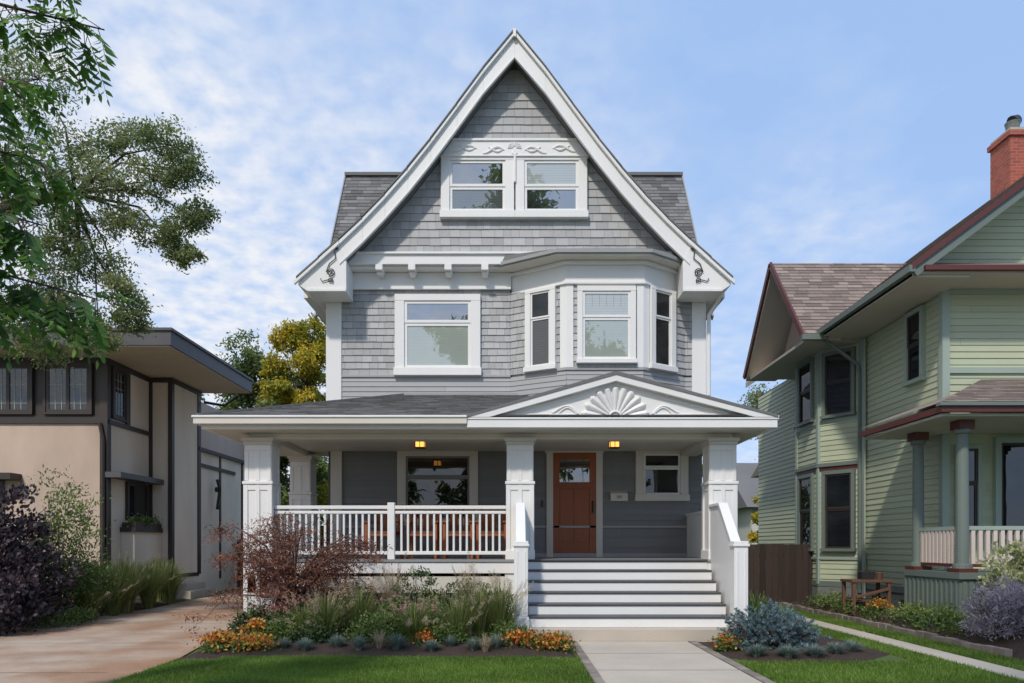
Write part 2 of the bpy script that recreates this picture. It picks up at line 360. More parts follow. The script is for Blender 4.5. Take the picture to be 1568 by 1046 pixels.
V=Vector((0,2.9,4.6)); Lv=V.length; V.normalize(); Nn=Vector((0,-4.6,2.9)).normalized()
rf.courses((0,15.9,6.5),(1,0,0),V,Nn,Lv,-4.34,4.43,.14,.25,.012,ASPH)
rf.prismX([(15.92,6.5),(18.8,11.08),(21.7,6.5)],-4.30,4.39,DARKBACK)
rf.box(-4.36,4.45,18.7,18.9,11.06,11.14,ASPH)
for x in (-4.35,4.44):
    rf.beam((x,15.9,6.45),(x,18.8,11.08),.03,.12,GUTTER); rf.beam((x,21.7,6.45),(x,18.8,11.08),.03,.12,GUTTER)
rf.build('roof',H)
wn=MB()
window(wn,FG,-1.22,-.13,7.95,8.94,G_SKY,8.43,.17,gl2=G_BLIND2,sill=True,ht=.08,sw=.055)
window(wn,FG,.24,1.30,7.95,8.94,G_BLIND,8.43,.17,gl2=G_SKY,sill=True,ht=.08,sw=.055)
wn.lbox(FG,-1.40,1.48,0,.095,9.02,9.32,WHITE); wn.lbox(FG,-1.42,1.5,0,.12,9.30,9.345,WHITE); wn.lbox(FG,-1.42,1.5,0,.11,9.0,9.03,WHITE)
wn.lbox(FG,.035,.075,.07,.115,8.5,9.0,WHITE)
def frontspiral(cx,cz,y,r0,r1,turn,ph,sg=1,n=26):
    return [(cx+sg*math.cos(ph+turn*i/n)*(r0+(r1-r0)*i/n),y,cz+math.sin(ph+turn*i/n)*(r0+(r1-r0)*i/n)) for i in range(n+1)]
yo=14.0
for sg in (-1,1):
    for (ax,L,zz) in ((.20,.42,9.12),(.74,.46,9.15)):
        wn.tube([(XC+sg*(ax+L*i/14),yo,zz+.06*math.sin(i/14*math.pi*1.6)) for i in range(15)],[.010+.018*math.sin(i/14*math.pi) for i in range(15)],WHITE,6)
        wn.tube([(XC+sg*(ax+.02+L*.7*i/14),yo,zz+.02-.05*math.sin(i/14*math.pi*1.3)) for i in range(15)],[.01+.012*math.sin(i/14*math.pi) for i in range(15)],WHITE,6)
for i in range(9):
    a=math.pi*i/8; wn.tube([(XC+.03*math.cos(a),yo,9.17+.03*math.sin(a)),(XC+.13*math.cos(a),yo,9.17+.11*math.sin(a))],[.009,.018],WHITE,6)
for i in range(5):
    a=-math.pi*(.3+.1*i); wn.tube([(XC+.03*math.cos(a),yo,9.15+.03*math.sin(a)),(XC+.08*math.cos(a),yo,9.15+.13*math.sin(a))],[.009,.016],WHITE,6)
window(wn,FW,-2.15,-.82,4.96,6.30,G_SKY,5.86,.19,gl2=G_SHADE,ht=.13,sw=.06)
F,L=BF[0]; window(wn,F,.48,.90,4.92,6.36,G_BAY,5.85,.12,gl2=G_BAYB,ht=.06,sw=.035)
F,L=BF[1]; window(wn,F,.30,1.22,4.98,6.28,G_BLIND,5.78,.10,gl2=G_SHADE,ht=.10,sw=.05)
for i in range(1,6): wn.lbox(F,.35+.82*i/6-.004,.35+.82*i/6+.004,.04,.047,6.0,6.24,GREYCL)
F,L=BF[2]; window(wn,F,.26,.68,4.92,6.36,G_BAY,5.85,.12,gl2=G_BAY,ht=.06,sw=.035)
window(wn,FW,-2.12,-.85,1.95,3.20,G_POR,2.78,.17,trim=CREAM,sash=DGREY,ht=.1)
window(wn,FW,2.63,3.36,2.43,3.25,G_DARK,2.97,.16,trim=CREAM,sash=WHITE,ht=.09)
wn.build('windows',H,bevel=.004)
sc_=MB()
for sg in (-1,1):
    cx=XC+sg*3.52
    sc_.tube(frontspiral(cx,6.64,13.725,.015,.085,4*math.pi*.9,0,sg),.010,DKMETAL,5)
    sc_.tube(frontspiral(cx,6.48,13.725,.01,.055,3*math.pi,1,sg),.009,DKMETAL,5)
    sc_.tube([(cx+sg*.08,13.725,6.64),(cx+sg*.02,13.725,6.80),(cx-sg*.10,13.725,6.9),(cx-sg*.08,13.725,7.05)],.010,DKMETAL,5)
    sc_.tube([(cx-sg*.1,13.725,7.06),(cx-sg*.15,13.725,7.1)],.016,DKMETAL,5)
    sc_.tube([(cx+sg*.02,13.725,6.5),(cx+sg*.16,13.725,6.46),(cx+sg*.19,13.725,6.52)],.009,DKMETAL,5)
sc_.build('scroll_ornament',H)
# ---- porch
p=MB()
FL=1.18
p.box(-4.46,3.76,11.95,14.38,FL-.045,FL,PFLOOR)
p.box(-4.46,3.76,11.97,12.10,.95,FL-.046,WHITE); p.box(-4.44,-.12,12.02,12.1,.62,.90,CREAM)
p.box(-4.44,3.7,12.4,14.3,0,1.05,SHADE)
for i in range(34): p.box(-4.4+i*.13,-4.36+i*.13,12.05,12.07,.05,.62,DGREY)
p.box(-4.46,-4.40,12.1,14.4,.6,1.13,WHITE)
p.box(-4.95,4.15,11.6,15.2,3.30,3.34,CREAM)
p.box(-5.0,4.2,11.56,11.62,3.29,3.44,WHITE)
p.box(-5.0,-4.94,11.62,15.2,3.29,3.44,WHITE)
p.box(4.14,4.2,11.62,15.0,3.29,3.44,WHITE)
p.box(-5.08,-.72,11.44,11.55,3.355,3.48,CREAM); p.box(-5.10,-.72,11.42,11.56,3.455,3.49,WHITE)
p.box(-5.08,-5.01,11.56,15.2,3.36,3.48,WHITE)
p.box(-4.40,3.70,12.06,12.36,3.20,3.30,CREAM); p.box(-4.40,-4.1,12.36,14.6,3.20,3.299,CREAM); p.box(3.36,3.7,12.36,14.4,3.20,3.299,CREAM)
def column(x0,x1,y0,z0,z1,d=.46,zc=2.44):
    y1=y0+d; i=.02
    p.box(x0+i,x1-i,y0+i,y1-i,z0,z1,WHITE)
    for (a,b,lo,hi) in ((z0,zc,.075,.085),(zc+.06,z1-.12,.065,.07)):
        s_=0 if a==z0 else .02
        for xa,xb in ((x0+s_,x0+s_+lo),(x1-s_-lo,x1-s_),((x0+x1)/2-.035,(x0+x1)/2+.035)):
            p.box(xa,xb,y0+s_*.5,y0+i+.005,a,b,WHITE); p.box(xa,xb,y1-i-.005,y1-s_*.5,a,b,WHITE)
        for yy in (y0+i+.006,y1-lo-i): 
            p.box(x0+s_*.5,x0+i+.006,yy,yy+lo,a,b,WHITE); p.box(x1-i-.006,x1-s_*.5,yy,yy+lo,a,b,WHITE)
        p.box(x0+.01+s_*.4,x1-.01-s_*.4,y0+.004,y1-.004,b-.10,b-.001,WHITE)
    p.box(x0-.015,x1+.015,y0-.015,y1+.015,zc,zc+.05,WHITE)
    p.box(x0-.005,x1+.005,y0-.005,y1+.005,z1-.12,z1-.06,CREAM); p.box(x0-.03,x1+.03,y0-.03,y1+.03,z1-.06,z1,CREAM)
    p.box(x0-.01,x1+.01,y0-.01,y1+.01,z0,z0+.16,WHITE)
column(-4.49,-4.01,12.0,.05,3.22); column(-.10,.37,12.0,FL,3.22); column(3.29,3.77,12.0,FL,3.22); column(-4.47,-4.03,14.4,.05,3.22)
p.box(3.29,3.77,12.0,12.4,.1,FL-.05,WHITE); p.box(-.12,.26,12.0,12.4,.1,FL-.05,WHITE)
p.box(3.5,3.62,12.5,14.4,FL,2.0,WHITE); p.box(3.47,3.65,12.47,14.4,2.0,2.05,WHITE)
def rail(x0,x1,y):
    p.box(x0,x1,y-.045,y+.045,2.03,2.09,WHITE); p.box(x0,x1,y-.03,y+.03,1.95,2.0,WHITE); p.box(x0,x1,y-.035,y+.035,1.26,1.32,WHITE)
    n=int((x1-x0)/.105)
    for i in range(1,n): 
        xx=x0+(x1-x0)*i/n; p.box(xx-.018,xx+.018,y-.02,y+.02,1.32,1.95,WHITE)
rail(-4.01,-2.10,12.16); rail(-1.98,-.10,12.16); p.box(-2.1,-1.98,12.1,12.22,FL,2.14,WHITE)
p.box(-4.30,-4.22,12.46,14.4,2.0,2.07,WHITE); p.box(-4.28,-4.24,12.46,14.4,1.28,1.33,WHITE)
for i in range(17): p.box(-4.28,-4.24,12.55+i*.11,12.59+i*.11,1.33,2.0,WHITE)
p.box(.05,3.42,10.45,12.0,-.05,.20,CONC)
X0,X1=.25,3.25; r_=(FL-.2)/6
for i in range(6):
    yf=10.65+.26*i; zt=.2+r_*(i+1)
    p.box(X0,X1,yf,yf+.03,zt-r_+.001,zt-.026,WHITE)
    if i<5: p.box(X0,X1,yf-.02,yf+.285,zt-.025,zt,TREAD)
    else: p.box(X0,X1,yf-.03,yf+.06,zt-.025,zt+.004,TREAD)
for (a,b) in ((.03,.235),(3.255,3.46)):
    p.box(a,b,10.52,10.73,.2,1.40,WHITE); p.box(a-.02,b+.02,10.50,10.75,1.40,1.44,WHITE); p.box(a-.005,b+.005,10.515,10.735,1.44,1.48,WHITE)
    p.box(a-.015,b+.015,10.505,10.745,.2,.36,WHITE)
    p.box(a+.03,a+.06,10.512,10.53,.42,1.34,WHITE); p.box(b-.06,b-.03,10.512,10.53,.42,1.34,WHITE)
    c=(a+b)/2
    p.prismX([(10.73,.2),(12.0,.2),(12.0,2.05),(11.45,2.05),(10.73,1.38)],c-.05,c+.05,WHITE)
    p.prismX([(10.73,1.38),(11.45,2.05),(12.0,2.05),(12.0,2.10),(11.43,2.10),(10.73,1.44)],c-.075,c+.075,WHITE)
p.build('porch',H,bevel=.006)
q=MB()
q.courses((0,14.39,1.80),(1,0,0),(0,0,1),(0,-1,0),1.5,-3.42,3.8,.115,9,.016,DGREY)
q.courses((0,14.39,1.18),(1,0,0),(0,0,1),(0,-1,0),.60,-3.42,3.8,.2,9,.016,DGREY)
q.box(-3.62,-3.40,14.33,14.42,1.18,3.3,CREAM); q.box(-3.4,3.8,14.35,14.4,1.77,1.81,GREYCL); q.box(-3.4,3.8,14.34,14.4,1.18,1.26,GREYCL)
q.build('porch_wall_siding',H)
r=MB()
V=Vector((0,2.9,.94)).normalized(); Nn=Vector((0,-.94,2.9)).normalized(); Lv=Vector((0,2.9,.94)).length
kk=2.9/Lv
r.courses((0,11.47,3.49),(1,0,0),V,Nn,Lv,lambda v:-5.07+v*kk,lambda v:4.2-v*kk,.13,.28,.014,ASPH)
r.courses((-5.07,11.47,3.49),(0,1,0),Vector((2.9,0,.94)).normalized(),Vector((-.94,0,2.9)).normalized(),Lv,lambda v:v*kk,5.0,.13,.28,.014,ASPH)
r.face([(-5.05,11.5,3.48),(4.2,11.5,3.48),(1.3,14.4,4.38),(-2.15,14.4,4.38)],DARKBACK)
r.face([(-5.05,11.5,3.48),(-2.15,14.4,4.38),(-2.15,16.4,4.38),(-5.05,16.4,3.48)],DARKBACK)
r.beam((-5.05,11.49,3.51),(-2.17,14.38,4.44),.14,.03,ASPH)
r.beam((4.2,11.5,3.48),(1.3,14.4,4.40),.14,.03,ASPH)
r.box(-2.2,1.4,14.3,14.4,4.38,4.45,GUTTER)
PX,PZ=1.66,4.17; PL,PRr=-.72,4.24
for (xe) in (PL,PRr):
    r.solid([(PX,11.44,PZ+.03),(xe,11.44,3.50),(xe,11.44,3.46),(PX,11.44,PZ-.03)],[(PX,14.4,PZ+.03),(xe,14.4,3.50),(xe,14.4,3.46),(PX,14.4,PZ-.03)],ASPH)
r.build('porch_roof',H)
g=MB()
g.prismY([(PL+.03,3.45),(PRr-.03,3.45),(PX,PZ-.05)],11.56,11.64,WHITE)
g.box(PL,PRr,11.47,11.6,3.30,3.435,WHITE); g.box(PL-.02,PRr+.02,11.455,11.6,3.43,3.46,WHITE)
for xe in (PL,PRr):
    sg=1 if xe>PX else -1
    g.prismY([(PX,PZ-.005),(xe+sg*.02,3.49),(xe+sg*.02,3.462),(xe-sg*.35,3.462),(PX,PZ-.13)],11.45,11.55,WHITE)
    a=(PX+sg*.62,11.55,3.52); b=(PX+sg*.62+sg*1.25,11.55,3.53); c=(PX+sg*.66,11.55,3.80)
    g.beam(a,b,.02,.025,WHITE); g.beam(c,b,.02,.025,WHITE)
    g.tube([(PX+sg*(.60+.42*i/10),11.55,3.53+.20*math.sin(i/10*math.pi*.9)*(1-i/14)) for i in range(11)],.018,WHITE,6)
    g.tube([(PX+sg*(.62+.30*i/10),11.55,3.53+.10*math.sin(i/10*math.pi)) for i in range(11)],.014,WHITE,6)
for i in range(11):
    a=math.pi*(i+.5)/11; ca,sa=math.cos(a),math.sin(a); Rr=.53*(1-.06*abs(sa)); 
    g.tube([(PX+ca*.13,11.56,3.47+sa*.11),(PX+ca*Rr*.7,11.555,3.47+sa*Rr*.7),(PX+ca*Rr*.95,11.55,3.47+sa*Rr*.93),(PX+ca*Rr*1.04,11.56,3.47+sa*Rr*1.0)],[.014,.046,.055,.02],WHITE,8)
g.tube([(PX+.1*math.cos(math.pi*i/12),11.55,3.47+.1*math.sin(math.pi*i/12)) for i in range(13)],.02,WHITE,6)
g.build('porch_pediment',H,bevel=.004)
d=MB()
d.lbox(FW,.69,.82,0,.07,FL,3.27,CREAM); d.lbox(FW,1.68,1.81,0,.07,FL,3.27,CREAM); d.lbox(FW,.66,1.84,0,.075,3.27,3.37,CREAM)
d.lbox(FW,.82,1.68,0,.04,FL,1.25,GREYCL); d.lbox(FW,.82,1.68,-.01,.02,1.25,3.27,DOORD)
for a,b in ((.82,.95),(1.55,1.68)): d.lbox(FW,a,b,.02,.05,1.25,3.27,DOORW)
for a,b in ((1.25,1.48),(2.55,2.68),(3.15,3.27)): d.lbox(FW,.95,1.55,.02,.049,a,b,DOORW)
d.lbox(FW,.95,1.55,.02,.028,1.48,2.55,DOORW); d.lbox(FW,1.235,1.265,.028,.047,1.48,2.55,DOORW); d.lbox(FW,.9,1.6,.05,.07,2.60,2.64,DOORW)
d.lbox(FW,.95,1.55,.02,.03,2.68,3.15,glass('glass_door',(.03,.03,.03),.28))
for x in (1.08,1.42): d.lbox(FW,x-.004,x+.004,.03,.036,2.68,3.15,DOORD)
d.lbox(FW,.95,1.55,.03,.036,3.03,3.038,DOORD)
d.lbox(FW,1.59,1.63,.05,.07,2.05,2.3,DKMETAL); d.tube([(1.61,14.33,2.1),(1.61,14.28,2.14),(1.61,14.28,2.26),(1.61,14.33,2.3)],.012,DKMETAL,6)
d.lbox(FW,.58,.62,.02,.05,2.18,2.32,DKMETAL)
d.build('front_door',H,bevel=.003)
m=MB(); m.lbox(FW,1.96,2.30,.02,.14,2.30,2.45,CREAM); m.prismX([(14.26,2.45),(14.38,2.45),(14.38,2.51)],1.955,2.305,CREAM); m.lbox(FW,2.08,2.18,.14,.15,2.35,2.41,GUTTER); m.build('wall_mailbox',H,bevel=.004)
for (x,yy) in ((-1.64,12.85),(1.83,12.85)):
    l=MB(); l.box(x-.09,x+.09,yy-.09,yy+.09,3.27,3.30,DKMETAL); l.box(x-.075,x+.075,yy-.075,yy+.075,3.17,3.27,LAMP)
    for a in (-.08,-.0,.08):
        for b in (-.08,.08): l.box(x+a-.006,x+a+.006,yy+b-.006,yy+b+.006,3.16,3.27,DKMETAL)
    l.box(x-.09,x+.09,yy-.09,yy+.09,3.155,3.17,DKMETAL); l.build('ceiling_lantern',H)
ds=MB()
ds.tube([(4.1,14.0,6.35),(4.05,14.2,6.2),(3.92,14.30,6.0),(3.92,14.32,5.8),(3.92,14.32,4.4)],.04,WHITE,8)
ds.box(4.0,4.25,14.35,24,6.36,6.46,WHITE); ds.box(-4.16,-3.92,14.35,24,6.36,6.46,WHITE)
ds.build('downspout',H)
def chair(x,y,ang,nm='porch_chair'):
    e=empty(nm,(x,y,FL)); e.rotation_euler[2]=ang; c=MB()
    c.box(-.27,.27,-.25,.25,.40,.44,WOODF)
    for a in (-.27,.22):
        c.box(a,a+.05,-.27,-.22,0,.64,WOODF); c.box(a,a+.05,.22,.27,0,.95,WOODF); c.box(a-.02,a+.07,-.3,.27,.64,.67,WOODF)
    for i in range(5): c.box(-.2+i*.09,-.14+i*.09,.235,.255,.44,.92,WOODF)
    c.box(-.27,.27,.225,.27,.92,.98,WOODF); c.box(-.24,.24,-.22,.2,.441,.49,BENCHW); c.build('chair_frame',e,bevel=.005)
for x in (-2.3,-1.6,-.95,-.35): chair(x,12.95,random.uniform(-.2,.2))
# ================================================================ LEFT NEIGHBOUR
LN=empty('stucco_prairie_house')
a=MB()
a.box(-22,-9.6,17,26,0,5.85,STUC)
a.box(-9.61,-9.0,19,20.7,0,5.84,STUC_LIT); a.box(-9.6,-9.585,17.02,18.98,0,5.84,STUC_LIT)
a.box(-9.58,-9.05,20.7,26,0,4.15,STUC_LIT); a.box(-9.58,-9.25,17.6,18.99,0,1.75,STUC_LIT)
a.build('stucco_walls',LN)
b=MB()
b.box(-22,-7.6,16,21,5.88,6.22,DFASC); b.box(-22,-7.56,15.96,21.04,6.20,6.26,DFASC); b.box(-22,-7.64,16.04,20.96,5.85,5.879,SOFF)
b.prismY([(-22,6.26),(-7.9,6.26),(-12,6.5),(-22,6.5)],17,20,DFASC)
b.box(-10,-8.95,20.6,26.1,4.15,4.25,DTRIM); b.build('roof',LN)
c=MB()
c.box(-22,-9.73,16.98,17.0,4.46,5.7,DTRIM)
c.box(-22,-9.55,16.95,17.0,4.30,4.46,DTRIM); c.box(-9.585,-9.52,17.0,19.0,4.30,4.40,DTRIM)
c.box(-22,-9.55,16.96,17.0,5.7,5.849,DTRIM); c.box(-9.585,-9.54,17.0,18.94,5.72,5.848,DTRIM); c.box(-9.54,-8.96,18.95,19.0,5.72,5.84,DTRIM); c.box(-9.0,-8.95,19.0,20.75,5.72,5.84,DTRIM)
c.box(-9.72,-9.54,16.94,17.1,0.6,5.7,DTRIM)
c.box(-9.6,-9.5,18.96,18.995,.6,5.72,DTRIM); c.box(-9.08,-8.97,18.96,19.1,.6,5.72,DTRIM); c.box(-9.02,-8.97,20.55,20.73,.6,5.72,DTRIM); c.box(-9.05,-8.98,19.1,20.6,.55,.65,DTRIM)
c.box(-9.585,-9.53,17.80,17.95,4.4,5.72,DTRIM)
c.box(-9.6,-9.2,16.9,19.0,3.02,3.15,DFASC); c.box(-9.58,-9.2,17.55,18.94,1.75,1.86,DTRIM); c.box(-9.55,-9.22,17.6,18.9,1.86,1.98,DTRIM)
c.box(-15.5,-11.6,16.6,17.0,2.95,3.1,DTRIM); c.box(-15.5,-12.0,16.97,17.0,1.2,2.95,DTRIM)
c.box(-9.1,-9.0,20.8,23.4,3.70,3.80,DTRIM)
for y in (22.2,24.0): c.box(-9.05,-9.02,y,y+.10,.4,4.15,DTRIM)
c.tube([(-9.0,21.0,5.6),(-8.4,21.0,5.5),(-8.0,21,5.8)],.04,DKMETAL,6)
c.tube([(-8.95,21.7,3.1),(-8.85,21.7,3.1)],.08,DKMETAL,8); c.tube([(-8.9,21.7,3.4),(-8.82,21.7,3.1),(-8.9,21.7,2.5)],.05,DKMETAL,6)
c.tube([(-9.70,16.9,4.3),(-9.62,16.9,3.9),(-9.62,16.9,.3)],.045,DTRIM,6)
LFr=((0,16.98,0),(1,0,0),(0,-1,0)); LS=((-9.585,17,0),(0,1,0),(1,0,0))
LEAD=paint('lead_came',(.35,.38,.36),.5)
def leaded(F,u0,u1,z0,z1):
    window(c,F,u0,u1,z0,z1,G_DARK,None,.06,trim=DTRIM,sill=False,sw=.07)
    um=(u0+u1)/2
    if u1-u0>.8: c.lbox(F,um-.04,um+.04,.04,.062,z0,z1,DTRIM)
    n=6 if u1-u0>.8 else 3
    for i in range(1,n): u=u0+.07+(u1-u0-.14)*i/n; c.lbox(F,u-.008,u+.008,.042,.05,z0+.07,z1-.07,LEAD)
    for z in (z0+.22,z1-.25,z1-.45): c.lbox(F,u0+.07,u1-.07,.042,.048,z-.006,z+.006,LEAD)
for (u0,u1) in ((-10.98,-9.95),(-12.4,-11.35),(-13.8,-12.8)): leaded(LFr,u0,u1,4.55,5.66)
leaded(LS,.2,.72,4.5,5.66)
window(c,LS,.85,1.75,2.1,2.95,G_DARK,None,.05,trim=DTRIM,sill=False)
c.box(-8.95,-8.5,19.0,20.6,-.02,.2,CONC); c.box(-8.95,-8.7,19.2,20.4,.2,.38,CONC)
c.build('timber_trim_and_windows',LN)
P_=np.array([-9.3,18.3,2.02])+rng.normal(size=(500,3))*np.array([.06,.40,.07]); npmesh('window_box_plants',leaves_co(P_,.09,.04),4,L_SHR,rng.uniform(.2,1,500),LN)
# ================================================================ RIGHT NEIGHBOUR
RN=empty('green_clapboard_house')
a=MB()
a.box(7.56,18,12.57,22,.5,5.96,GRBACK); a.box(7.52,18,12.53,22,-.1,.55,FOUND)
bp=[(7.54,15.5),(6.95,16.3),(6.95,17.5),(7.54,18.3)]
a.prismZ([(x+.02,y) for x,y in bp],.5,5.95,GRBACK); a.prismZ([(x-.02,y-.01) for x,y in bp],-.1,.5,FOUND)
a.box(8.0,12,19.9,23,0,3.7,GRBACK)
a.prismY([(6.75,5.96),(17.8,5.96),(12.3,10.09)],12.57,13,GRBACK)
a.build('walls',RN)
s=MB()
s.courses((7.55,12.55,.55),(0,1,0),(0,0,1),(-1,0,0),5.41,0,2.95,.115,9,.015,GREEN); s.courses((7.55,18.3,.55),(0,1,0),(0,0,1),(-1,0,0),5.41,0,3.7,.115,9,.015,GREEN)
s.courses((0,12.56,.55),(1,0,0),(0,0,1),(0,-1,0),5.41,7.55,14,.115,9,.015,GREEN)
s.courses((0,12.56,5.96),(1,0,0),(0,0,1),(0,-1,0),4.0,lambda v:6.75+v/.75,lambda v:17.8-v/.75,.115,9,.015,GREEN)
s.courses((0,19.89,.3),(1,0,0),(0,0,1),(0,-1,0),3.4,8.0,9.5,.115,9,.015,GREEN); s.courses((7.99,19.9,.3),(0,1,0),(0,0,1),(-1,0,0),3.4,0,3.1,.115,9,.015,GREEN)
RB=[]
for i in range(3):
    A,B=bp[i],bp[i+1]; dd=Vector((B[0]-A[0],B[1]-A[1],0)); L=dd.length; dd.normalize(); n=Vector((-dd.y,dd.x,0)); 
    if n.x>0: n=-n
    RB.append(((Vector((A[0],A[1],0)),dd,n),L)); s.courses((A[0],A[1],.55),dd,(0,0,1),n,5.4,0,L,.115,9,.015,GREEN)
s.build('clapboards',RN)
t=MB()
def bayb(off,z0,z1,m): t.prismZ([(7.54-off*.3,15.5-off),(6.95-off,16.3-off*.5),(6.95-off,17.5+off*.5),(7.54,18.3+off)],z0,z1,m)
bayb(.03,.5,.62,TEAL); bayb(.06,3.18,3.26,TEAL); bayb(.03,3.10,3.18,REDT); bayb(.03,4.16,4.24,LTEAL); bayb(.04,1.10,1.16,LTEAL)
t.box(7.50,7.53,12.6,15.5,.5,.62,TEAL); 
t.box(7.49,7.62,12.50,12.62,.55,5.90,LTEAL); t.box(7.49,7.55,15.38,15.5,.55,5.90,LTEAL)
t.box(7.62,14,12.51,12.55,4.42,4.52,LTEAL); t.box(7.62,14,12.51,12.55,5.80,5.88,LTEAL)
for c_ in bp[1:3]: t.box(c_[0]-.035,c_[0]+.05,c_[1]-.05,c_[1]+.05,.55,5.8,LTEAL)
for (F,L),ww in zip(RB,(.30,.33,.30)):
    for z0,z1 in ((1.35,3.0),(4.32,5.65)):
        window(t,F,L/2-ww,L/2+ww,z0,z1,G_DARK,(z0+z1)/2+.05,.08,trim=TEAL,sash=DTRIM,sill=True)
SW=((7.54,12.55,0),(0,1,0),(-1,0,0)); window(t,SW,.62,1.05,4.5,5.72,G_DARK,5.15,.08,trim=LTEAL,sash=DTRIM)
RFt=((0,12.55,0),(1,0,0),(0,-1,0)); window(t,RFt,8.5,9.4,1.6,3.2,G_DARK,None,.1,trim=LTEAL,sash=DTRIM); window(t,RFt,7.78,8.1,1.7,3.1,G_DARK,2.5,.06,trim=LTEAL,sash=DTRIM)
RW=((7.99,19.9,0),(0,1,0),(-1,0,0)); window(t,RW,.5,1.0,1.2,2.4,G_DARK,1.8,.07,trim=LTEAL,sash=DTRIM)
for y in (13.3,14.4,16.7): t.box(7.46 if y<16 else 6.9,7.53,y,y+.5,.08,.38,SHADE)
t.box(7.45,7.48,15.2,15.3,.3,5.8,LTEAL)
t.tube([(6.6,15.36,5.88),(6.8,15.4,5.75),(7.4,15.4,5.3),(7.46,15.42,5.1),(7.46,15.42,.4)],.04,TEAL,6)
t.build('trim_and_windows',RN)
r=MB()
SL=.75; zr=5.96+SL*(12.3-6.6)
V=Vector((1,0,SL)).normalized(); Nn=Vector((-SL,0,1)).normalized(); Lr=Vector((5.7,0,SL*5.7)).length
r.courses((6.6,11.8,6.02),(0,1,0),V,Nn,Lr,0,8.5,.13,.28,.014,BROOF)
r.prismY([(6.6,6.0),(12.3,zr),(12.3,zr-.16),(6.6,5.86)],11.82,20.3,GSOFF); r.prismY([(12.3,zr),(18,6.0),(18,5.86),(12.3,zr-.16)],11.82,20.3,GSOFF)
for (x0,x1) in ((6.55,12.3),(18,12.3)):
    r.solid([(x0,11.74,6.04),(x1,11.74,zr+.06),(x1,11.74,zr-.04),(x0,11.74,5.94)],[(x0,11.815,6.04),(x1,11.815,zr+.06),(x1,11.815,zr-.04),(x0,11.815,5.94)],REDT)
    r.solid([(x0,11.78,5.94),(x1,11.78,zr-.04),(x1,11.78,zr-.16),(x0+.1,11.78,5.84)],[(x0,11.815,5.94),(x1,11.815,zr-.04),(x1,11.815,zr-.16),(x0+.1,11.815,5.84)],TEAL)
r.box(6.50,6.6,11.75,15.4,5.90,6.01,TEAL); r.box(6.60,7.55,11.85,15.5,5.84,5.9,GSOFF)
r.solid([(6.75,11.75,6.0),(14,11.75,6.0),(14,12.55,6.0),(6.75,12.55,6.0)],[(6.9,11.8,6.03),(14,11.8,6.03),(14,12.55,6.35),(7.3,12.55,6.35)],BROOF)
r.box(6.75,14,11.72,11.80,5.92,6.0,REDT); r.box(6.7,14,11.8,12.56,5.885,5.94,GSOFF)
cy,cz,ye,ze=17.2,8.14,15.3,5.90
V=Vector((0,cy-ye,cz-ze)); Lc=V.length; V.normalize(); Nn=Vector((0,-(cz-ze),cy-ye)).normalized()
r.courses((0,ye,ze+.03),(1,0,0),V,Nn,Lc,6.2,lambda v:6.7+ (v/Lc)*3.3,.13,.28,.014,BROOF)
r.solid([(6.22,ye,ze),(6.22,cy,cz),(6.22,cy,cz-.16),(6.22,ye,ze-.12)],[(7.0,ye,ze),(10.5,cy,cz),(10.5,cy,cz-.16),(7.0,ye,ze-.12)],GSOFF)
r.solid([(6.22,2*cy-ye,ze),(6.22,cy,cz),(6.22,cy,cz-.16),(6.22,2*cy-ye,ze-.12)],[(7.0,2*cy-ye,ze),(10.5,cy,cz),(10.5,cy,cz-.16),(7.0,2*cy-ye,ze-.12)],GSOFF)
r.prismX([(15.6,5.85),(17.2,7.85),(18.8,5.85)],6.98,7.3,SOFF); r.box(6.3,7.6,15.51,19.0,5.80,5.86,GSOFF)
for yy in (ye-.03,2*cy-ye+.03): r.beam((6.18,yy,ze-.03),(6.18,cy,cz+.0),.05,.13,REDT)
r.beam((6.15,ye-.05,ze-.06),(6.7,ye-.05,ze-.06),.1,.12,TEAL)
r.prismX([(19.5,3.6),(21,4.6),(23.2,3.6)],7.7,12,BROOF)
r.box(6.45,15,10.79,12.55,3.36,3.40,GSOFF); r.box(6.49,7.55,12.55,13.2,3.36,3.40,GSOFF)
r.box(6.40,15,10.70,10.78,3.41,3.50,REDT); r.box(6.40,6.48,10.78,13.2,3.41,3.50,REDT); r.box(6.36,15,10.66,10.78,3.50,3.55,TEAL)
V=Vector((0,1.85,.75)); Lp=V.length; V.normalize(); Nn=Vector((0,-.75,1.85)).normalized()
r.courses((0,10.7,3.56),(1,0,0),V,Nn,Lp,lambda v:6.4+v*.9,15,.13,.28,.014,BROOF)
r.face([(6.4,10.7,3.555),(7.54,11.85,4.0),(7.54,13.3,4.0),(6.4,13.3,3.555)],BROOF)
r.build('roofs',RN)
ch=MB(); ch.box(11.65,12.35,16.8,17.5,9.3,11.0,BRICK); ch.box(11.60,12.40,16.75,17.55,11.0,11.12,BRICK); ch.box(11.65,12.35,16.8,17.5,11.12,11.2,CONC)
ch.tube([(11.95,17.15,11.2),(11.95,17.15,11.42),(11.95,17.15,11.5)],[.13,.15,.17],FOUND,12); ch.tube([(11.95,17.15,11.5),(12.07,17.15,11.58)],[.17,.12],DKMETAL,12); ch.build('chimney',RN)
pp=MB()
pp.box(6.85,15,11.0,12.55,.90,1.0,TEAL); pp.box(6.88,15,11.05,11.1,-.05,.90,TEAL); pp.box(6.88,6.93,11.1,12.6,-.05,.9,TEAL)
for i in range(60): pp.box(6.92+i*.10,6.99+i*.10,11.03,11.05,.05,.86,TEAL)
for i in range(12): pp.box(6.86,6.88,11.1+i*.13,11.14+i*.13,.05,.86,TEAL)
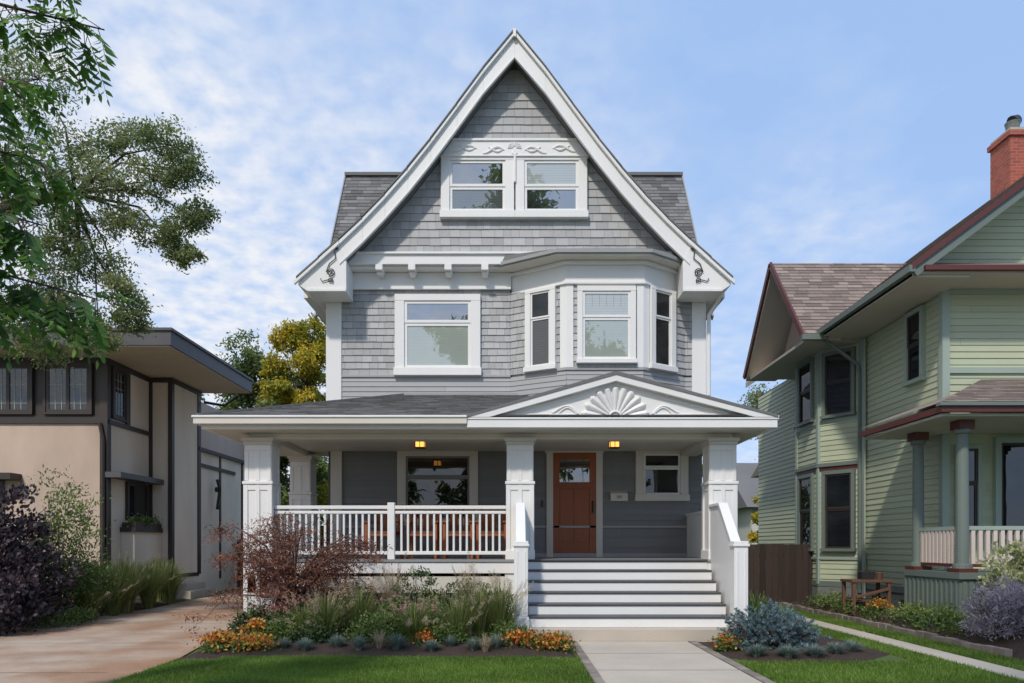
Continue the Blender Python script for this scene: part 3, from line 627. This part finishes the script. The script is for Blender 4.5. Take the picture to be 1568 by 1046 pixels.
for (x,y) in ((7.02,11.2),(7.02,12.42),(9.4,11.2),(12,11.2)):
    pp.tube([(x,y,1.06),(x,y,1.12),(x,y,1.13),(x,y,3.15),(x,y,3.16),(x,y,3.22)],[.14,.14,.095,.085,.12,.12],TEAL,14)
    pp.box(x-.12,x+.12,y-.12,y+.12,3.22,3.36,REDT); pp.box(x-.15,x+.15,y-.15,y+.15,1.0,1.06,REDT)
pp.box(6.99,7.05,11.2,12.45,1.66,1.72,LTEAL); pp.box(6.99,7.05,11.2,12.45,1.08,1.13,REDT)
for i in range(11): pp.box(6.995,7.045,11.3+i*.105,11.36+i*.105,1.13,1.66,PINK)
pp.box(7.1,9.3,11.17,11.23,1.66,1.72,LTEAL); pp.box(7.1,9.3,11.17,11.23,1.08,1.13,REDT)
for i in range(19): pp.box(7.15+i*.115,7.21+i*.115,11.18,11.22,1.13,1.66,PINK)
pp.build('porch',RN)
# ================================================================ BACKGROUND BUILDING & FENCES
gb=empty('white_garage'); g=MB(); WG=paint('white_siding',(.62,.62,.6),.6,.06)
g.box(10.0,16,30,36,0,3.0,WG); g.prismX([(29.6,3.0),(33,5.2),(36.4,3.0)],9.7,16.3,ASPH); g.lbox(((0,30,0),(1,0,0),(0,-1,0)),10.4,11.0,0,.04,1.3,2.3,G_DARK)
g.build('walls_and_roof',gb)
def fence(name,x0,x1,y,h):
    e=empty(name,(x0,y,0)); f=MB(); n=int((x1-x0)/.14)
    for i in range(n): f.box(i*.14,i*.14+.13,-.012,.012,.03,h+random.uniform(-.01,.01),FENCE,random.random())
    f.box(0,x1-x0,.012,.05,.3,.4,FENCE,.4); f.box(0,x1-x0,.012,.05,h-.3,h-.2,FENCE,.4); f.build('boards',e)
fence('wooden_fence',3.9,7.4,16.6,1.44); fence('wooden_fence',-9.0,-3.8,23.5,1.6)
# ================================================================ GROUND
def sheet(name,poly,z,mat):
    m_=MB(); m_.face([(x,y,z) for x,y in poly],mat); return m_.build(name)
sheet('ground',[(-400,-60),(400,-60),(400,500),(-400,500)],0,SOILG)
sheet('street',[(-200,-14),(200,-14),(200,-6),(-200,-6)],.004,STREET)
drive=[(-3.9,-6),(-4.05,7.2),(-4.15,9),(-4.7,12),(-5.5,15),(-5.9,21),(-8.4,21),(-8.0,16),(-8.3,12.5),(-9.0,9.5),(-10,6),(-10,-6)]
sheet('driveway',drive,.016,CONCR)
j=MB()
for y in (7.9,10.3,12.9,15.6): j.face([(-8.1,y,.018),(-4.9 if y>12 else -4.45,y,.018),(-4.9 if y>12 else -4.45,y+.015,.018),(-8.1,y+.015,.018)],DARKBACK)
j.build('driveway_joints')
sheet('front_walkway',[(.95,-6),(2.55,-6),(2.55,10.44),(.95,10.44)],.02,CONC)
jj=MB()
for y in (8.05,9.3): jj.face([(.95,y,.022),(2.55,y,.022),(2.55,y+.012,.022),(.95,y+.012,.022)],DARKBACK)
jj.build('walkway_joints')
ed=MB()
for side in (.84,2.56):
    y=2
    while y<10.4: ed.box(side,side+.105,y,y+.2,-.02,.03+random.uniform(-.004,.004),EDGE,random.random()); y+=.208
ed.build('walkway_paver_edging')
sheet('side_path',[(5.32,3),(5.72,3),(5.72,16.4),(5.32,16.4)],.012,CONC)
def bed(name,poly,h,z0=.006):
    xs=[p[0] for p in poly]; ys=[p[1] for p in poly]
    def inside(x,y):
        c=False; k=len(poly)-1
        for i in range(len(poly)):
            xi,yi=poly[i];xj,yj=poly[k]
            if (yi>y)!=(yj>y) and x<(xj-xi)*(y-yi)/(yj-yi)+xi: c=not c
            k=i
        return c
    def dist(x,y):
        best=9
        for i in range(len(poly)):
            ax,ay=poly[i];bx,by=poly[(i+1)%len(poly)]; dx,dy=bx-ax,by-ay; tt=max(0,min(1,((x-ax)*dx+(y-ay)*dy)/(dx*dx+dy*dy+1e-9)))
            best=min(best,math.hypot(x-ax-tt*dx,y-ay-tt*dy))
        return best
    m_=MB(); sx=.09; X=np.arange(min(xs),max(xs)+sx,sx); Y=np.arange(min(ys),max(ys)+sx,sx)
    Z={}
    for i,x in enumerate(X):
        for k,y in enumerate(Y):
            Z[i,k]=(x,y,z0+min(1,dist(x,y)/.5)*h+random.uniform(0,.02) if inside(x,y) else z0-.02)
    for i in range(len(X)-1):
        for k in range(len(Y)-1):
            q_=[Z[i,k],Z[i+1,k],Z[i+1,k+1],Z[i,k+1]]
            if any(v_[2]>z0 for v_ in q_): m_.face(q_,MULCH)
    return m_.build(name)
BEDL=[(-4.15,8.85),(-3.6,9.0),(-2,9.15),(.3,9.1),(.8,9.0),(.8,10.4),(.02,10.5),(.02,12.1),(-4.65,12.1),(-4.2,10)]
bed('planting_bed',BEDL,.07)
bed('planting_bed',[(2.68,9.1),(3.2,8.6),(4.2,8.7),(4.9,9.3),(4.9,11),(4.4,13),(3.8,14.4),(3.5,12),(3.5,10.45),(2.68,10.4)],.06)
bed('planting_bed',[(-11.5,10.5),(-9.0,10.5),(-8.45,12.6),(-8.1,16),(-8.5,18.9),(-11.5,18.9)],.06)
bed('planting_bed',[(6.25,8.5),(11.5,8.5),(11.5,11.05),(6.9,11.05),(7.5,15.5),(6.8,16.2),(6.8,18),(6.2,18),(6.25,12)],.22)
st=MB()
for i in range(40):
    y=9+i*.22; x=6.22-.02*math.sin(i); st.box(x-.05,x+.05,y,y+.2,0,.09+random.uniform(0,.03),EDGE,random.random())
st.build('stone_edging')
def blades(name,fn,x0,x1,y0,y1,n,h=.05,w=.006):
    x=rng.uniform(x0,x1,n); y=y0+(y1-y0)*rng.uniform(0,1,n)**1.15; k=np.array([fn(a_,b_) for a_,b_ in zip(x,y)]); x=x[k];y=y[k]; n=len(x)
    b=np.stack([x,y,np.zeros(n)],1); th=rng.uniform(0,2*np.pi,n); wv=np.stack([np.cos(th),np.sin(th),np.zeros(n)],1)*w
    hh=h*rng.uniform(.5,1.25,n); lean=rng.normal(size=(n,2))*.35
    top=b+np.stack([lean[:,0]*hh,lean[:,1]*hh,hh],1)
    return npmesh(name,np.stack([b-wv,b+wv,top],1),3,L_GR,np.clip(rng.normal(.5,.2,n)+.18*np.sin(x*2.1+np.sin(y*2))*np.sin(y*3+x),0,1))
blades('lawn',lambda x,y: x>-4.08 and x<.83 and y<9.0+.05*math.sin(x*2)-(.15 if x>.4 else 0) and not (x<-3.6 and y>8.75),-4.1,.84,6.6,9.2,130000)
blades('lawn',lambda x,y: (x>2.68 and x<5.31 and not (y>8.65 and x<4.9 and y<13) ),2.68,5.31,6.6,14,80000)
blades('lawn',lambda x,y: x>5.73 and x<6.18,5.7,6.2,7.0,16.4,28000)
# ================================================================ PLANTS
def tuft(name,cx,cy,h,spread,n,mat,w=.006,plume=0,z=.03,arch=.6,seg=3):
    th=rng.uniform(0,2*np.pi,n); rr=rng.uniform(0,.25,n)*spread; L=h*rng.uniform(.6,1.15,n); sp=spread*rng.uniform(.15,1,n)
    b=np.stack([cx+rr*np.cos(th),cy+rr*np.sin(th),np.full(n,z)],1); d=np.stack([np.cos(th),np.sin(th),np.zeros(n)],1)
    side=np.stack([-np.sin(th),np.cos(th),np.zeros(n)],1)*w
    P=[]
    for i in range(seg+1):
        t_=i/seg; P.append(b+d*(sp*t_**1.7)[:,None]+np.array([0,0,1])*(L*(t_-arch*.45*t_**3*(sp/spread)))[:,None])
    qs=[]
    for i in range(seg):
        wa=side*(1-i/seg*.6); wb=side*(1-(i+1)/seg*.7); qs.append(np.stack([P[i]-wa,P[i]+wa,P[i+1]+wb,P[i+1]-wb],1))
    co=np.concatenate(qs); rn=np.tile(np.clip(rng.normal(.5,.22,n),0,1),seg)
    e=empty(name,(cx,cy,0)); off=np.array([cx,cy,0])
    npmesh('blades',co-off,4,mat,rn,e)
    if plume:
        k=rng.choice(n,plume); base_=P[seg][k]; pp_=[]; d2=unit(P[seg][k]-P[seg-1][k])
        for i in range(60): pp_.append(base_+d2*rng.uniform(0,.16,(plume,1))+rng.normal(size=(plume,3))*.009)
        pp_=np.concatenate(pp_); npmesh('plumes',leaves_co(pp_-off,.03,.006),4,L_PLM,rng.uniform(.2,1,len(pp_)),e)
    return e
def shrub(name,cx,cy,rx,ry,h,n,L,W,mat,z0=.03,tips=90,sig=.07,stem=True,droop=0.,low=.1):
    e=empty(name,(cx,cy,0)); d=unit(rng.normal(size=(tips,3))); d[:,2]=np.abs(d[:,2]); rad=rng.uniform(.45,1.05,(tips,1))
    tp=d*rad*np.array([rx,ry,h*(1-low)])+np.array([0,0,z0+h*low]); P=[];Rr=[]
    for t_ in tp:
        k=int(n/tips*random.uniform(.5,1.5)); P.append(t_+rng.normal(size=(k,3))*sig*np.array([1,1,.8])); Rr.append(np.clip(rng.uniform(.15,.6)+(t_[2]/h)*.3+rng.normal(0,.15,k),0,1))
    P=np.concatenate(P); P[:,2]=np.abs(P[:,2]); Rr=np.concatenate(Rr)
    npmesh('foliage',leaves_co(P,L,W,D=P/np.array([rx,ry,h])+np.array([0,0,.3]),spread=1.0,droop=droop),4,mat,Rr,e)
    if stem:
        m_=MB()
        for t_ in tp[::3]: m_.tube([(0,0,0),(t_[0]*.5,t_[1]*.5,t_[2]*.55),tuple(t_)],[.014,.008,.003],BARK,4)
        m_.build('stems',e)
    return e
for (x,y,h) in ((-2.62,10.1,.72),(-2.25,10.6,.82),(-2.95,10.2,.55),(-1.35,10.0,.62),(-.75,9.95,.70),(-.45,10.2,.86),(-.15,10.2,.88)): tuft('fountain_grass',x,y,h,.42,460,L_OG,.005,plume=24)
tuft('feather_grass',-1.9,11.5,1.15,.4,300,L_PLM,.004,plume=14); tuft('feather_grass',-.7,11.6,1.1,.35,220,L_PLM,.004,plume=10)
for (x,y,rx,h,mt) in ((-3.9,11.0,.4,.45,L_DK),(-3.5,10.9,.45,.5,L_DK),(-2.9,10.9,.5,.6,L_DK),(-1.75,10.6,.45,.62,L_SHR),(-1.5,11.3,.5,.95,L_DK),(-.75,11.4,.5,.85,L_DK),(-.25,11.2,.4,.7,L_DK),(-.05,9.9,.3,.28,L_SHR),(-3.1,10.1,.4,.4,L_SHR),(-1.9,10.0,.42,.42,L_SHR),(-2.3,11.4,.5,.6,L_DK),(-1.2,10.6,.4,.6,L_SHR),(-.9,9.9,.3,.3,L_SHR),(-2.7,9.9,.3,.32,L_DK)):
    shrub('garden_shrub',x,y,rx,rx*.8,h,2600,.05,.025,mt,tips=60,sig=.05)
for i,(x,y) in enumerate(((-3.02,9.5),(-2.7,9.36),(-2.32,9.55),(-2.0,9.38),(-1.52,9.45),(-1.05,9.36),(-.82,9.6),(-.5,9.4),(-.2,9.5))): tuft('blue_fescue',x,y,.15+.09*random.random(),.12+.06*random.random(),480,L_FES,.0035,arch=.9)
tuft('feather_grass',-1.75,9.5,.28,.16,160,L_PLM,.003); tuft('feather_grass',-.35,9.3,.25,.15,140,L_PLM,.003)
def flowers(name,cx,cy,rx,ry,h,n=700):
    e=shrub(name,cx,cy,rx,ry,h,n,.05,.028,L_SHR,tips=40,sig=.05,stem=False)
    P=rng.normal(size=(int(n*.75),3))*np.array([rx*.45,ry*.45,.035])+np.array([0,0,h*1.05]); P[:,2]-= (P[:,0]**2/(rx*rx)+P[:,1]**2/(ry*ry))*.22*h
    npmesh('blooms',leaves_co(P,.05,.036),4,L_FLO,rng.uniform(0,1,len(P)),e)
flowers('orange_coleus',-3.75,9.35,.35,.25,.22); flowers('orange_coleus',-3.35,9.35,.25,.2,.18); flowers('orange_coleus',.15,9.6,.35,.2,.2); flowers('orange_coleus',.55,9.45,.25,.2,.18); flowers('orange_coleus',2.85,9.5,.16,.16,.16)
flowers('orange_coleus',-3.6,10.1,.2,.2,.3,350); flowers('orange_coleus',-1.15,9.7,.14,.12,.2,200)
for (x,y) in ((-1.35,10.0),(-1.75,10.9),(-3.3,10.4)):
    P=rng.normal(size=(16,3))*np.array([.15,.1,.05])+np.array([x,y,.55]); npmesh('pink_flowers',leaves_co(np.repeat(P,8,0)+rng.normal(size=(128,3))*.012,.035,.025),4,L_PINK,rng.uniform(0,1,128))
tuft('feather_grass',.72,9.75,.25,.2,200,L_PLM,.003)
def spruce(name,cx,cy,rx,h):
    e=empty(name,(cx,cy,0)); P=[];D=[];Rr=[]; m_=MB()
    for i in range(560):
        d_=unit(rng.normal(size=3)); d_[2]=abs(d_[2])*.9+.05; rad=rng.uniform(.45,1.0)
        lump=1+.12*math.sin(d_[0]*7+1)*math.cos(d_[1]*6)
        c=d_*rad*lump*np.array([rx,rx*.85,h]); dd=unit(d_*np.array([1,1,.6])+rng.normal(size=3)*.3); ln=rng.uniform(.08,.15)
        k=75; tt=rng.uniform(0,1,k); P.append(c+dd*(tt*ln)[:,None]+rng.normal(size=(k,3))*.004); D.append(np.tile(dd*.8,(k,1))+unit(rng.normal(size=(k,3)))*.9)
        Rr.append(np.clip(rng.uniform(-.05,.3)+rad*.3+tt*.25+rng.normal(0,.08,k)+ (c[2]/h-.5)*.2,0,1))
        if i%5==0: m_.tube([(0,0,.02),tuple(c*.6),tuple(c)],[.02,.012,.004],BARK,4)
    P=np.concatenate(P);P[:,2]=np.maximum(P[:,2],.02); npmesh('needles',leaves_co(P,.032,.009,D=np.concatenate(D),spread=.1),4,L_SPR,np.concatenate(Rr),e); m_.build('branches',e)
spruce('blue_spruce',3.42,9.6,.64,.62)
for (x,y) in ((3.05,8.95),(3.4,8.85),(3.75,8.9),(4.1,9.1),(4.4,9.3)): tuft('blue_fescue',x,y,.17,.18,480,L_FES,.0035,arch=.9)
tuft('daylily',4.15,12.2,.6,.45,200,L_SHR,.012); tuft('daylily',3.95,11.6,.5,.4,180,L_SHR,.012); tuft('daylily',4.5,11.9,.4,.4,140,L_SHR,.010)
shrub('garden_shrub',4.6,12.6,.3,.3,.3,900,.05,.03,L_SHR)
def jmaple(cx,cy):
    e=empty('japanese_maple',(cx,cy,0)); m_=MB(); P=[];Rr=[]
    m_.tube([(0,0,0),(.03,0,.3),(-.02,.02,.6),(.05,0,.85)],[.06,.05,.045,.035],TWIG,8)
    for i in range(38):
        th=i*2.4; ln=random.uniform(.6,1.40)*(1.28 if math.cos(th)>0 else .98); hz=random.uniform(.8,2.05)*(1-.15*ln)
        dx,dy=math.cos(th)*ln,math.sin(th)*ln*.55
        z0=random.uniform(.4,.85); pts=[(0,0,z0),(dx*.35,dy*.35,z0+(hz-z0)*.7),(dx*.75,dy*.75,hz),(dx*1.05,dy*1.05,hz-.12-random.random()*.35)]
        m_.tube(pts,[.026,.018,.010,.003],TWIG,5)
        for k in range(14):
            t_=random.uniform(.35,1); a_=Vector(pts[1]).lerp(Vector(pts[2]),min(1,(t_-.3)*2)) if t_<.8 else Vector(pts[2]).lerp(Vector(pts[3]),(t_-.8)*5)
            q_=a_+Vector((random.uniform(-.30,.30),random.uniform(-.2,.2),random.uniform(-.18,.10))); m_.tube([tuple(a_),tuple((a_+q_)/2+Vector((0,0,.03))),tuple(q_)],[.005,.004,.002],TWIG,3)
            n_=26; P.append(np.array(q_)+rng.normal(size=(n_,3))*np.array([.085,.08,.028])); Rr.append(np.clip(rng.uniform(.1,.85)+rng.normal(0,.15,n_),0,1))
    P=np.concatenate(P); npmesh('foliage',leaves_co(P,.062,.016,droop=.5),4,L_RED,np.concatenate(Rr),e); m_.build('branches',e,smooth=True)
jmaple(-3.4,11.1)
shrub('red_grass_shrub',-4.75,13.2,.35,.35,.85,1500,.08,.012,L_RED)
shrub('purple_smokebush',-8.75,12.1,1.15,.9,2.35,9000,.10,.065,L_PUR,tips=220,sig=.11)
shrub('purple_smokebush',-8.2,11.3,.75,.6,1.2,4000,.09,.06,L_PUR,tips=100,sig=.10)
shrub('green_shrub',-8.55,13.6,.85,.7,2.6,6500,.08,.035,L_SHR,tips=170,sig=.12)
for (x,y,h) in ((-8.3,14.0,.95),(-8.0,14.4,.95),(-8.0,14.9,1.0),(-8.35,15.5,1.05),(-8.0,13.6,.65),(-8.05,15.9,1.0),(-8.3,16.4,1.),(-8.2,17.2,1.),(-8.6,15.0,1.1),(-8.7,16.2,1.1),(-8.6,17.6,1.1)): tuft('ornamental_grass',x,y,h,.5,560,L_OG,.009,plume=5)
shrub('groundcover',-7.95,12.7,.5,.8,.25,1800,.05,.03,L_SHR,stem=False)
shrub('lavender_bush',6.72,9.75,.5,.5,.78,5500,.07,.014,L_LAV,z0=.15,tips=170,sig=.05); shrub('lavender_bush',7.3,9.5,.6,.5,.85,5500,.07,.014,L_LAV,z0=.18,tips=170,sig=.05)
shrub('hydrangea_bush',7.45,10.45,.55,.45,1.25,6500,.07,.045,L_HYD,z0=.25,tips=140,sig=.05)
shrub('groundcover',6.62,11.2,.3,1.2,.35,2600,.05,.035,L_SHR,z0=.1,stem=False); shrub('groundcover',6.6,14,.3,2.0,.3,2600,.05,.035,L_SHR,z0=.1,stem=False)
flowers('yellow_flowers',6.75,13.2,.2,.3,.35,400)
pbn=empty('potting_bench',(6.75,13.7,.0)); c=MB()
c.box(-.38,.38,-.25,.25,.72,.77,BENCHW)
for x in (-.36,.30):
    for y in (-.23,.17): c.box(x,x+.06,y,y+.06,.1,.72,BENCHW)
c.box(-.33,.33,-.2,.2,.36,.39,BENCHW); c.box(-.12,.12,-.1,.1,.77,.92,DKMETAL); c.tube([(.25,0,.77),(.25,0,.9)],[.06,.08],BENCHW,8); c.beam((-.3,-.24,.45),(.3,-.24,.6),.04,.05,BENCHW); c.build('bench',pbn,bevel=.004)
# ================================================================ TREES
tA=[(-7.9,12,9.2,.55),(-7.13,12,8.1,.5),(-6.5,12.2,8.3,.45),(-5.8,12.1,8.15,.42),(-5.45,12,7.7,.36),(-6.75,11.8,7.4,.5),(-6.0,12,7.5,.45),(-5.4,12.2,7.0,.36),(-7.3,12,6.95,.5),(-6.4,12,6.75,.42),(-5.5,12.1,6.3,.26),(-5.75,12.1,6.6,.3),(-7.7,11.8,7.5,.6),(-6.95,12,6.2,.45),(-7.9,12.2,6.1,.6),(-6.5,12,5.6,.4),(-6.35,12,5.2,.28),(-7.8,12,5.35,.5),(-7.3,12,5.3,.42),(-6.9,12,4.9,.35),(-7.9,12,4.75,.4),(-7.5,12,6.5,.4),(-8.4,12,8.3,.7),(-8.6,12,7.0,.8),(-8.4,12,5.2,.6),(-9.5,12.3,8,1.1),(-9.6,12,9.5,1.1),(-9.4,11.7,6.3,.9)]
tree('oak_tree',[(-10.6,12,0),(-10.4,12,3),(-10,12,5.0),(-9.2,12,6.3),(-8.4,12,7.1),(-7.3,12,7.3)],.26,tA,1700,.068,.031,L_MID,tips=28,sig=.19,limb=.5)
def near_tree():
    o=(-5.4,4.6,0); e=empty('walnut_tree',o); m_=MB(); quads=[];rn=[]
    m_.tube([(0,0,0),(.05,0,2),(.2,.1,4.2),(.6,.2,6)],[.22,.18,.14,.1],BARK,10)
    mains=[((.3,.15,4.6),(1.6,.5,5.3),(2.45,.6,5.15),36),((.2,.1,4.2),(1.2,.3,4.75),(2.0,.35,4.6),48),((.2,.1,3.8),(1.2,.4,4.3),(2.05,.5,4.15),48),((.15,.1,3.4),(1.1,.2,3.9),(2.2,.3,3.6),50),((.12,.1,3.1),(1.2,.5,3.5),(2.4,.6,3.2),46),((.1,.05,2.8),(1.1,.0,3.35),(2.0,.1,3.0),42),((.5,.2,5.6),(1.3,.4,6),(2.3,.5,5.6),36),((.1,.05,3.0),(1.2,-.2,3.6),(2.0,-.2,3.45),30),((.2,.1,3.9),(1.2,-.1,4.5),(1.95,-.1,4.35),32)]
    for a_,b_,c_,nk in mains:
        a_,b_,c_=Vector(a_),Vector(b_),Vector(c_); m_.tube([a_,b_,c_],[.03,.014,.005],BARK,6)
        for k in range(nk):
            t_=random.uniform(.5,1.0); p_=a_.lerp(b_,t_*2) if t_<.5 else b_.lerp(c_,(t_-.5)*2)
            dr=Vector((random.uniform(-.4,.6),random.uniform(-.7,.7),random.uniform(-1.0,.15))).normalized(); ln=random.uniform(.20,.34)
            p2=p_+dr*.08; end=p2+dr*ln+Vector((0,0,-.35*ln)); mid=p2.lerp(end,.5)+Vector((0,0,.03)); m_.tube([p_,p2,mid,end],[.004,.003,.0025,.001],TWIG,3)
            ax=(end-p2).normalized(); sd=ax.cross(Vector((0,0,1))); sd=sd.normalized() if sd.length>.05 else Vector((1,0,0)); rr=random.random()
            for q_ in range(7):
                f_=.15+.85*q_/6; c0=p2.lerp(mid,f_*2) if f_<.5 else mid.lerp(end,(f_-.5)*2)
                for s_ in ((-1,1) if q_<6 else (0,)):
                    ld=(sd*s_*1.0+ax*(.55 if s_ else 1)+Vector((0,0,-.45+random.uniform(-.2,.2)))).normalized(); L=random.uniform(.07,.105)*(.7+.5*math.sin(f_*3)); wv=ld.cross(Vector((random.uniform(-.3,.3),random.uniform(-1,-.2),.5))).normalized()*L*.20
                    nn=ld.cross(wv).normalized()*L*.06
                    quads.append([c0,c0+ld*L*.3+wv+nn,c0+ld*L*.65+wv*.8,c0+ld*L-nn,c0+ld*L*.65-wv*.8,c0+ld*L*.3-wv+nn]); rn.append(min(1,max(0,rr*.7+random.uniform(-.1,.3))))
    m_.build('trunk_and_branches',e,smooth=True); npmesh('foliage',np.array([[tuple(p) for p in q_] for q_ in quads]),6,L_NEAR,np.array(rn),e)
near_tree()
def blob(name,cx,cy,zt,rx,n,mat,L=.22,per=900,zb=1.5,tips=16):
    cl=[]
    for i in range(n):
        a_=random.uniform(0,2*math.pi); f_=random.random(); z=zb+(zt-zb)*f_; w_=math.sin(math.pi*(.15+.75*f_))*rx
        rr=random.uniform(0,1)**.6*w_; cl.append((cx+math.cos(a_)*rr,cy+math.sin(a_)*rr,z-.3,rx*random.uniform(.2,.34)))
    return tree(name,[(cx,cy,0),(cx,cy,zt*.3),(cx+.2,cy,zt*.55),(cx,cy,zt*.75)],.2+zt*.01,cl,per,L,L*.55,mat,tips=tips,sig=.22)
blob('yellow_maple_tree',-8.7,31,11.0,2.2,42,L_YEL,.15,1000)
blob('shade_tree',-11.4,32,10.6,3.0,50,L_BG,.16,1000)
blob('shade_tree',-15,30,8.6,3.0,26,L_BG,.2,700)
blob('shade_tree',-9.5,28,6.2,2.6,34,L_BG,.16,900,zb=.5)
blob('shade_tree',-6.0,34,7.5,3.0,30,L_BG,.18,700,zb=.5)
blob('shade_tree',12.5,36,9.6,2.6,24,L_MID,.15,420)
blob('shade_tree',12.2,27,4.6,1.3,16,L_BG,.14,450,zb=.8)
blob('yellow_maple_tree',9.6,27,3.6,1.1,14,L_YEL,.14,500,zb=.6)
blob('shade_tree',8.0,33,5.2,2.0,18,L_BG,.18,500,zb=.5)
cl=[(x+random.uniform(-1,1),62+random.uniform(-3,3),random.uniform(1,5),random.uniform(1.6,2.6)) for x in np.arange(-50,52,2.2) for _ in range(2)]
co,rn,_=crown(cl,260,.5,.3,12,.25); npmesh('distant_trees',co,4,L_BG,rn)
for (x,y,h) in ((-12,-24,15),(-3,-25,17),(7,-24,16),(18,-25,16),(-24,-25,15)): blob('street_tree',x,y,h,4.2,24,L_BG,.5,300,zb=4,tips=10)
blob('street_tree',.3,-9.5,20.5,4.6,30,L_BG,.34,420,zb=11,tips=12)
# ================================================================ WORLD, SUN, CAMERA
EL,AZ=47,203
wd=bpy.data.worlds.new('World'); sc.world=wd; wd.use_nodes=True; nt=wd.node_tree; nt.nodes.clear()
out=N(nt,'ShaderNodeOutputWorld'); bg=N(nt,'ShaderNodeBackground'); bg.inputs[1].default_value=.15; nt.links.new(bg.outputs[0],out.inputs[0])
sky=N(nt,'ShaderNodeTexSky'); sky.sky_type='NISHITA'; sky.sun_disc=False; sky.sun_elevation=R(EL); sky.sun_rotation=R(AZ); sky.air_density=1.0; sky.dust_density=1.0; sky.ozone_density=2.0
tc=N(nt,'ShaderNodeTexCoord'); sp=N(nt,'ShaderNodeSeparateXYZ'); nt.links.new(tc.outputs['Generated'],sp.inputs[0])
zz=math_(nt,'ADD',math_(nt,'MAXIMUM',sp.outputs[2],0.),.22)
cx=N(nt,'ShaderNodeCombineXYZ'); nt.links.new(math_(nt,'DIVIDE',sp.outputs[0],zz),cx.inputs[0]); nt.links.new(math_(nt,'DIVIDE',sp.outputs[1],zz),cx.inputs[1])
big=noise(nt,.8,3,cx.outputs[0],.5); mott=noise(nt,19.,3,cx.outputs[0],.5); wisp=noise(nt,2.2,6,cx.outputs[0],.55)
hz=N(nt,'ShaderNodeMix',data_type='RGBA'); hz.inputs['Factor'].default_value=.80; nt.links.new(sky.outputs[0],hz.inputs['A']); hz.inputs['B'].default_value=(2.75,4.1,6.6,1)
bias=math_(nt,'MULTIPLY',sp.outputs[0],-1.25)
f=math_(nt,'ADD',math_(nt,'MULTIPLY',math_(nt,'SUBTRACT',big,.5),1.3),bias)
f=math_(nt,'ADD',f,math_(nt,'MULTIPLY',math_(nt,'SUBTRACT',wisp,.45),1.5))
f=math_(nt,'ADD',f,math_(nt,'MULTIPLY',math_(nt,'SUBTRACT',.42,sp.outputs[2]),1.3))
f=math_(nt,'ADD',f,.42,True)
mo=math_(nt,'MULTIPLY_ADD',math_(nt,'SUBTRACT',mott,.5),1.9,c=.74)
f=math_(nt,'MULTIPLY',f,mo,True)
mx=N(nt,'ShaderNodeMix',data_type='RGBA'); nt.links.new(math_(nt,'MULTIPLY',f,.9),mx.inputs['Factor']); nt.links.new(hz.outputs['Result'],mx.inputs['A']); mx.inputs['B'].default_value=(6.0,6.1,6.35,1)
nt.links.new(mx.outputs['Result'],bg.inputs[0])
sl=bpy.data.lights.new('sun','SUN'); sl.energy=2.7; sl.angle=R(3.5); sl.color=(1,.93,.83); so=bpy.data.objects.new('sun',sl); sc.collection.objects.link(so)
sd=Vector((math.sin(R(AZ))*math.cos(R(EL)),math.cos(R(AZ))*math.cos(R(EL)),math.sin(R(EL)))); so.rotation_euler=sd.to_track_quat('Z','Y').to_euler(); so.location=(0,-10,30)
cam=bpy.data.cameras.new('camera'); co_=bpy.data.objects.new('camera',cam); sc.collection.objects.link(co_); co_.location=(0,0,1.42); co_.rotation_euler=(R(90),0,0)
cam.lens=25.26; cam.sensor_width=36; cam.shift_y=312/1568; cam.clip_end=2000; cam.clip_start=.05; sc.camera=co_
sc.view_settings.view_transform='Standard'; sc.view_settings.look='None'; sc.view_settings.exposure=0
